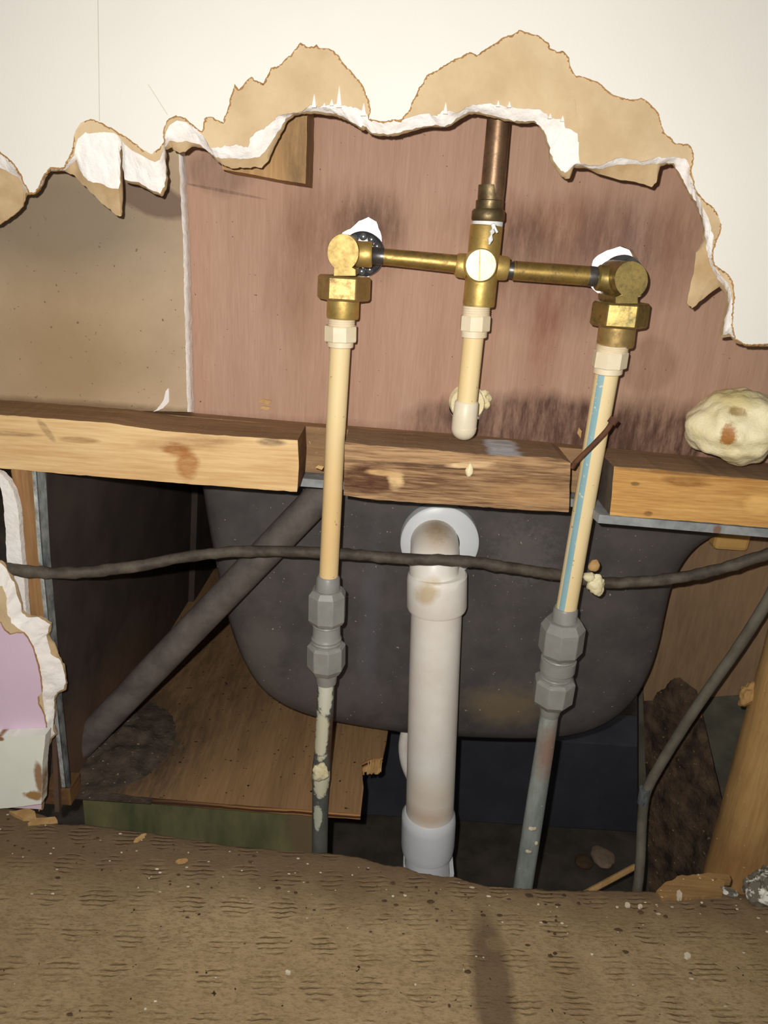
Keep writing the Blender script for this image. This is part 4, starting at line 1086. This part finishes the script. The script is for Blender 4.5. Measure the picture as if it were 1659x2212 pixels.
# right side wall: oblique, a brown board over a rough grey base
def WY(u): return .705 - (u - 1440) * .06 / 320
o = obj('wall_right', slab([[P(u, v, WY(u) + .007) for u, v in ((1380, 1130), (1780, 1130), (1780, 2010), (1380, 2010))]], (.01, .04, 0)), M_wallr2, None, smooth=0)
tag(o, 'grey rough wall right of the tub below the brown board', 'wall', kind='structure')
wp = jag([(1390, 1136), (1780, 1146), (1780, 1490), (1659, 1497), (1560, 1504), (1500, 1508), (1390, 1514)], 10, 1.2, 4, True)
o = obj('wall_panel', slab([[P(u, v, WY(u)) for u, v in wp]], (.0015, .0065, 0)), M_wallr, None, smooth=0)
tag(o, 'brown board lining the right side beside the tub', 'board')
pw = P(1584, 1171, .656)
o = obj('wood_block', box(pw.x - .0165, pw.x + .0165, .656, .674, pw.z - .0095, pw.z + .018), wood('tan block', rgb(206, 164, 96), rgb(190, 148, 84), 'x', 100, .8), None, smooth=0, bevel=.004)
tag(o, 'tan rounded wood block under the flange at the upper right of the tub', 'wood block')
# rotten earth slope on the right
def slope(s, i, r):
    a, b_ = i / 50, r / 36
    p = [P(1385, 1400, .74), P(1505, 1490, .685), P(1404, 1960, .63), P(1612, 1960, .545)]
    q = (p[0].lerp(p[1], b_)).lerp(p[2].lerp(p[3], b_), a)
    k = .008 * noise.noise(q * 28) + .004 * noise.noise(q * 75) + .0025 * noise.noise(q * 170)
    return q + Vector((-.4, -.8, .3)) * k
o = obj('earth_bank', strip(slope, list(range(51)), 37), M_dirt, None, smooth=60)
tag(o, 'dark rotten earth bank behind the grey cable', 'earth', kind='stuff')

# ------------------------------------------------------------------ right stud
st = thing('wall_stud', 'light brown timber stud at the right edge beside the floor', 'stud', P(1640, 1920, .52))
xl = P(1577, 1660, .545).x
zt = P(1659, 1150, .512).z - .006
def studp(s, i, r):
    z = -.07 + (zt + .07) * i / 50
    prof = [(xl + .008, .556), (xl + .002, .548), (xl, .538), (xl + .002, .528), (xl + .007, .520), (xl + .016, .515), (xl + .03, .513), (xl + .075, .513), (xl + .075, .556), (xl + .008, .556)]
    x, y = prof[r]
    k = .0016 * noise.noise(Vector((x * 40, y * 40, z * 30))) + .0008 * noise.noise(Vector((x * 200, y * 200, z * 90)))
    return Vector((x + (k if r < 7 else 0), y + (k if r < 7 else 0), z))
obj('timber', strip(studp, list(range(51)), 10), M_stud, st, smooth=60)
bm = blob(P(1618, 1500, .546), .007, .006, .011, .5, 120, 4, 3)
obj('broken_knot', bm, M_stud, st, label='rough knot on its left side')

# ------------------------------------------------------------------ carpet underlay floor
EDGE = [(-900, 1680), (-200, 1730), (0, 1742), (60, 1750), (112, 1764), (126, 1777), (200, 1781), (320, 1796), (420, 1811), (500, 1825), (600, 1832), (700, 1840), (780, 1850), (830, 1866), (870, 1868), (905, 1882), (950, 1889), (985, 1893), (1020, 1904), (1060, 1912), (1110, 1916), (1200, 1921), (1300, 1921), (1420, 1924), (1440, 1916), (1500, 1912), (1560, 1918), (1600, 1930), (1659, 1935), (1850, 1950), (2400, 1990)]
ZC = .020
ej = [PZ(u, v, ZC) for u, v in jag(EDGE, 5, 2.0, 3.3, fs=(.03, .2))]
def carpet(s, i, r):
    e = s
    n_ = 70
    if r >= n_:
        k = r - n_
        return Vector((e.x, e.y + (.0012, .0008, -.002)[k], (ZC - .004, ZC - .012, ZC - .0195)[k]))
    t = 1 - (1 - r / (n_ - 1)) ** 1.3
    x = e.x * (1 + .35 * (1 - t) * 0) 
    y = .12 + (e.y - .12) * t
    p = Vector((x, y, ZC))
    h = .0012 * noise.noise(Vector((x * 22, y * 22, 0))) + .0006 * noise.noise(Vector((x * 90, y * 60, 3)))
    if r > n_ - 5: h -= .0007 * (r - n_ + 5) * .5
    return p + Vector((0, 0, h))
o = obj('floor', strip(carpet, ej, 73), M_carpet, None, smooth=70)
tag(o, 'brown ribbed carpet underlay on the floor with ragged rear edge', 'floor', kind='structure')
o = obj('trim_1', box(-.55, .55, .02, .436, -.03, -.0005), M_sub, None, smooth=0); tag(o, 'wooden subfloor under the underlay', 'floor', kind='structure')
# splintered board end beside the stud, slivers at the baseboard
bm = bmesh.new()
for (poly, dz) in (([(1418, 1924), (1428, 1914), (1440, 1904), (1452, 1900), (1462, 1892), (1500, 1889), (1545, 1893), (1565, 1905), (1560, 1935), (1430, 1940)], 0.0), ([(1505, 1889), (1530, 1886), (1575, 1888), (1580, 1900), (1540, 1897)], .002)):
    slab([[PZ(u, v, ZC + .003 + dz) for u, v in jag(poly, 5, 2.4, 2 + dz, True)]], (0, 0, -.006), bm)
o = obj('splintered_board', bm, wood('splintered edge', rgb(176, 140, 88), rgb(128, 98, 62), 'x', 150, .85, dot=(300, .68, rgb(220, 206, 170))), None, smooth=0)
tag(o, 'splintered board end at the foot of the right stud', 'board')
for (poly, lab) in (([(20, 1752), (62, 1746), (75, 1752), (78, 1765), (50, 1768)], 'thin brown splinter under the chipped end of the baseboard'), ([(70, 1768), (118, 1764), (124, 1772), (60, 1778)], 'thin brown splinter lying farther right at the edge of the underlay')):
    o = obj('wood_splinter', slab([[PZ(u, v, ZC + .003) for u, v in jag(poly, 5, 1.2, poly[0][0], True)]], (0, 0, -.003)), M_chip, None, smooth=0)
    tag(o, lab, 'splinter')
# stick and stone in the opening
bm = tube([P(1255, 1935, .60), P(1372, 1872, .63)], .0032, 8)
o = obj('stick', bm, M_chip, None); tag(o, 'thin brown stick leaning at the foot of the grey cable', 'stick')
c = PZ(1302, 1856, zg)
o = obj('stone', blob(c + Vector((0, 0, .004)), .016, .018, .006, .25, 60, 3, 1), M_stone, None); tag(o, 'flat pale stone on the dark ground left of the grey cable', 'stone')
c = PZ(1262, 1865, zg)
o = obj('stone', blob(c + Vector((0, 0, .004)), .012, .012, .006, .25, 60, 3, 4), M_darkcrumb, None); tag(o, 'dark clod on the ground just left of the flat pale stone', 'stone')
# plaster lump by the stud
c = PZ(1648, 1940, ZC)
o = obj('plaster_lump', blob(c + Vector((.006, 0, .008)), .019, .014, .016, .35, 90, 5, 2), M_lump, None, smooth=80)
tag(o, 'white speckled plaster lump at the foot of the right stud', 'plaster')
# larger bits one could point to
def bit(name, u, v, L_, w_, ang, mat, label, cat, h=.0018):
    c = PZ(u, v, ZC + .0012)
    bm = bmesh.new()
    poly = jag([(-L_ / 2, 0), (-L_ / 4, w_ / 2), (L_ / 3, w_ / 2), (L_ / 2, 0), (L_ / 4, -w_ / 2), (-L_ / 3, -w_ / 2)], 1, 0, 0, True)
    pts = []
    for a, b_ in poly:
        k = 1 + .25 * noise.noise(Vector((a, b_, u)))
        x, y = a * k * .001, b_ * k * .001
        pts.append(c + Vector((x * math.cos(ang) - y * math.sin(ang), x * math.sin(ang) + y * math.cos(ang), h)))
    slab([pts], (0, 0, -h), bm)
    return tag(obj(name, bm, mat, None, smooth=0), label, cat)
bit('wood_chip', 393, 1862, 9, 3.4, .25, M_chip, 'pale wood chip on the underlay below the green joist', 'wood chip')
bit('wood_chip', 303, 1812, 11, 3.4, .9, M_chip, 'brown wood chip standing near the rear edge of the underlay at left', 'wood chip')
bit('wood_chip', 1466, 1938, 9, 4, 1.2, M_crumb, 'cream chip on the splintered board beside the right stud', 'chip', .003)
bit('plaster_chip', 1355, 1957, 4.5, 3.6, .2, M_crumb, 'white plaster chip on the underlay in front of the grey cable', 'plaster')
bit('plaster_chip', 1382, 1960, 4, 2.8, .5, M_crumb, 'white plaster chip just right of the chip in front of the grey cable', 'plaster')
bit('plaster_chip', 1484, 2067, 5.5, 4, .4, M_crumb, 'white plaster chip alone on the underlay at the lower right', 'plaster')
bit('plaster_chip', 622, 2103, 4, 2.2, -.3, M_crumb, 'white plaster chip alone on the underlay at the lower left of centre', 'plaster')
bit('plaster_chip', 1575, 1930, 13, 6, -.5, M_lump, 'white speckled flake between the splintered board and the plaster lump', 'plaster', .003)
# scattered crumbs
random.seed(11)
bm = bmesh.new(); bd = bmesh.new()
for i in range(170):
    u = random.uniform(0, 1659)
    for (ua_, va_), (ub_, vb_) in zip(EDGE, EDGE[1:]):
        if ua_ <= u <= ub_: ev = va_ + (vb_ - va_) * (u - ua_) / (ub_ - ua_)
    ev -= 6
    v = ev + 18 + abs(random.gauss(0, 1)) * 70
    if random.random() < .2: v = random.uniform(ev + 30, 2200)
    c = PZ(u, v, ZC)
    s_ = random.uniform(.0003, .0009) * (1.25 if u > 800 else 1)
    b_ = bm if random.random() < .62 else bd
    k = 1.0 if b_ is bm else 1.6
    n0 = len(bm.faces)
    blob(c + Vector((0, 0, .0008)), s_ * k * random.uniform(.8, 2.2), s_ * k, s_ * .6, .4, 500, 1, i, bm)
    bm.faces.ensure_lookup_table()
    for f in bm.faces[n0:]: f.material_index = 0 if b_ is bm else 1
o = obj('floor_crumbs', bm, [M_crumb, M_darkcrumb], None); tag(o, 'scattered white plaster and dark dirt crumbs on the underlay', 'crumbs', kind='stuff')
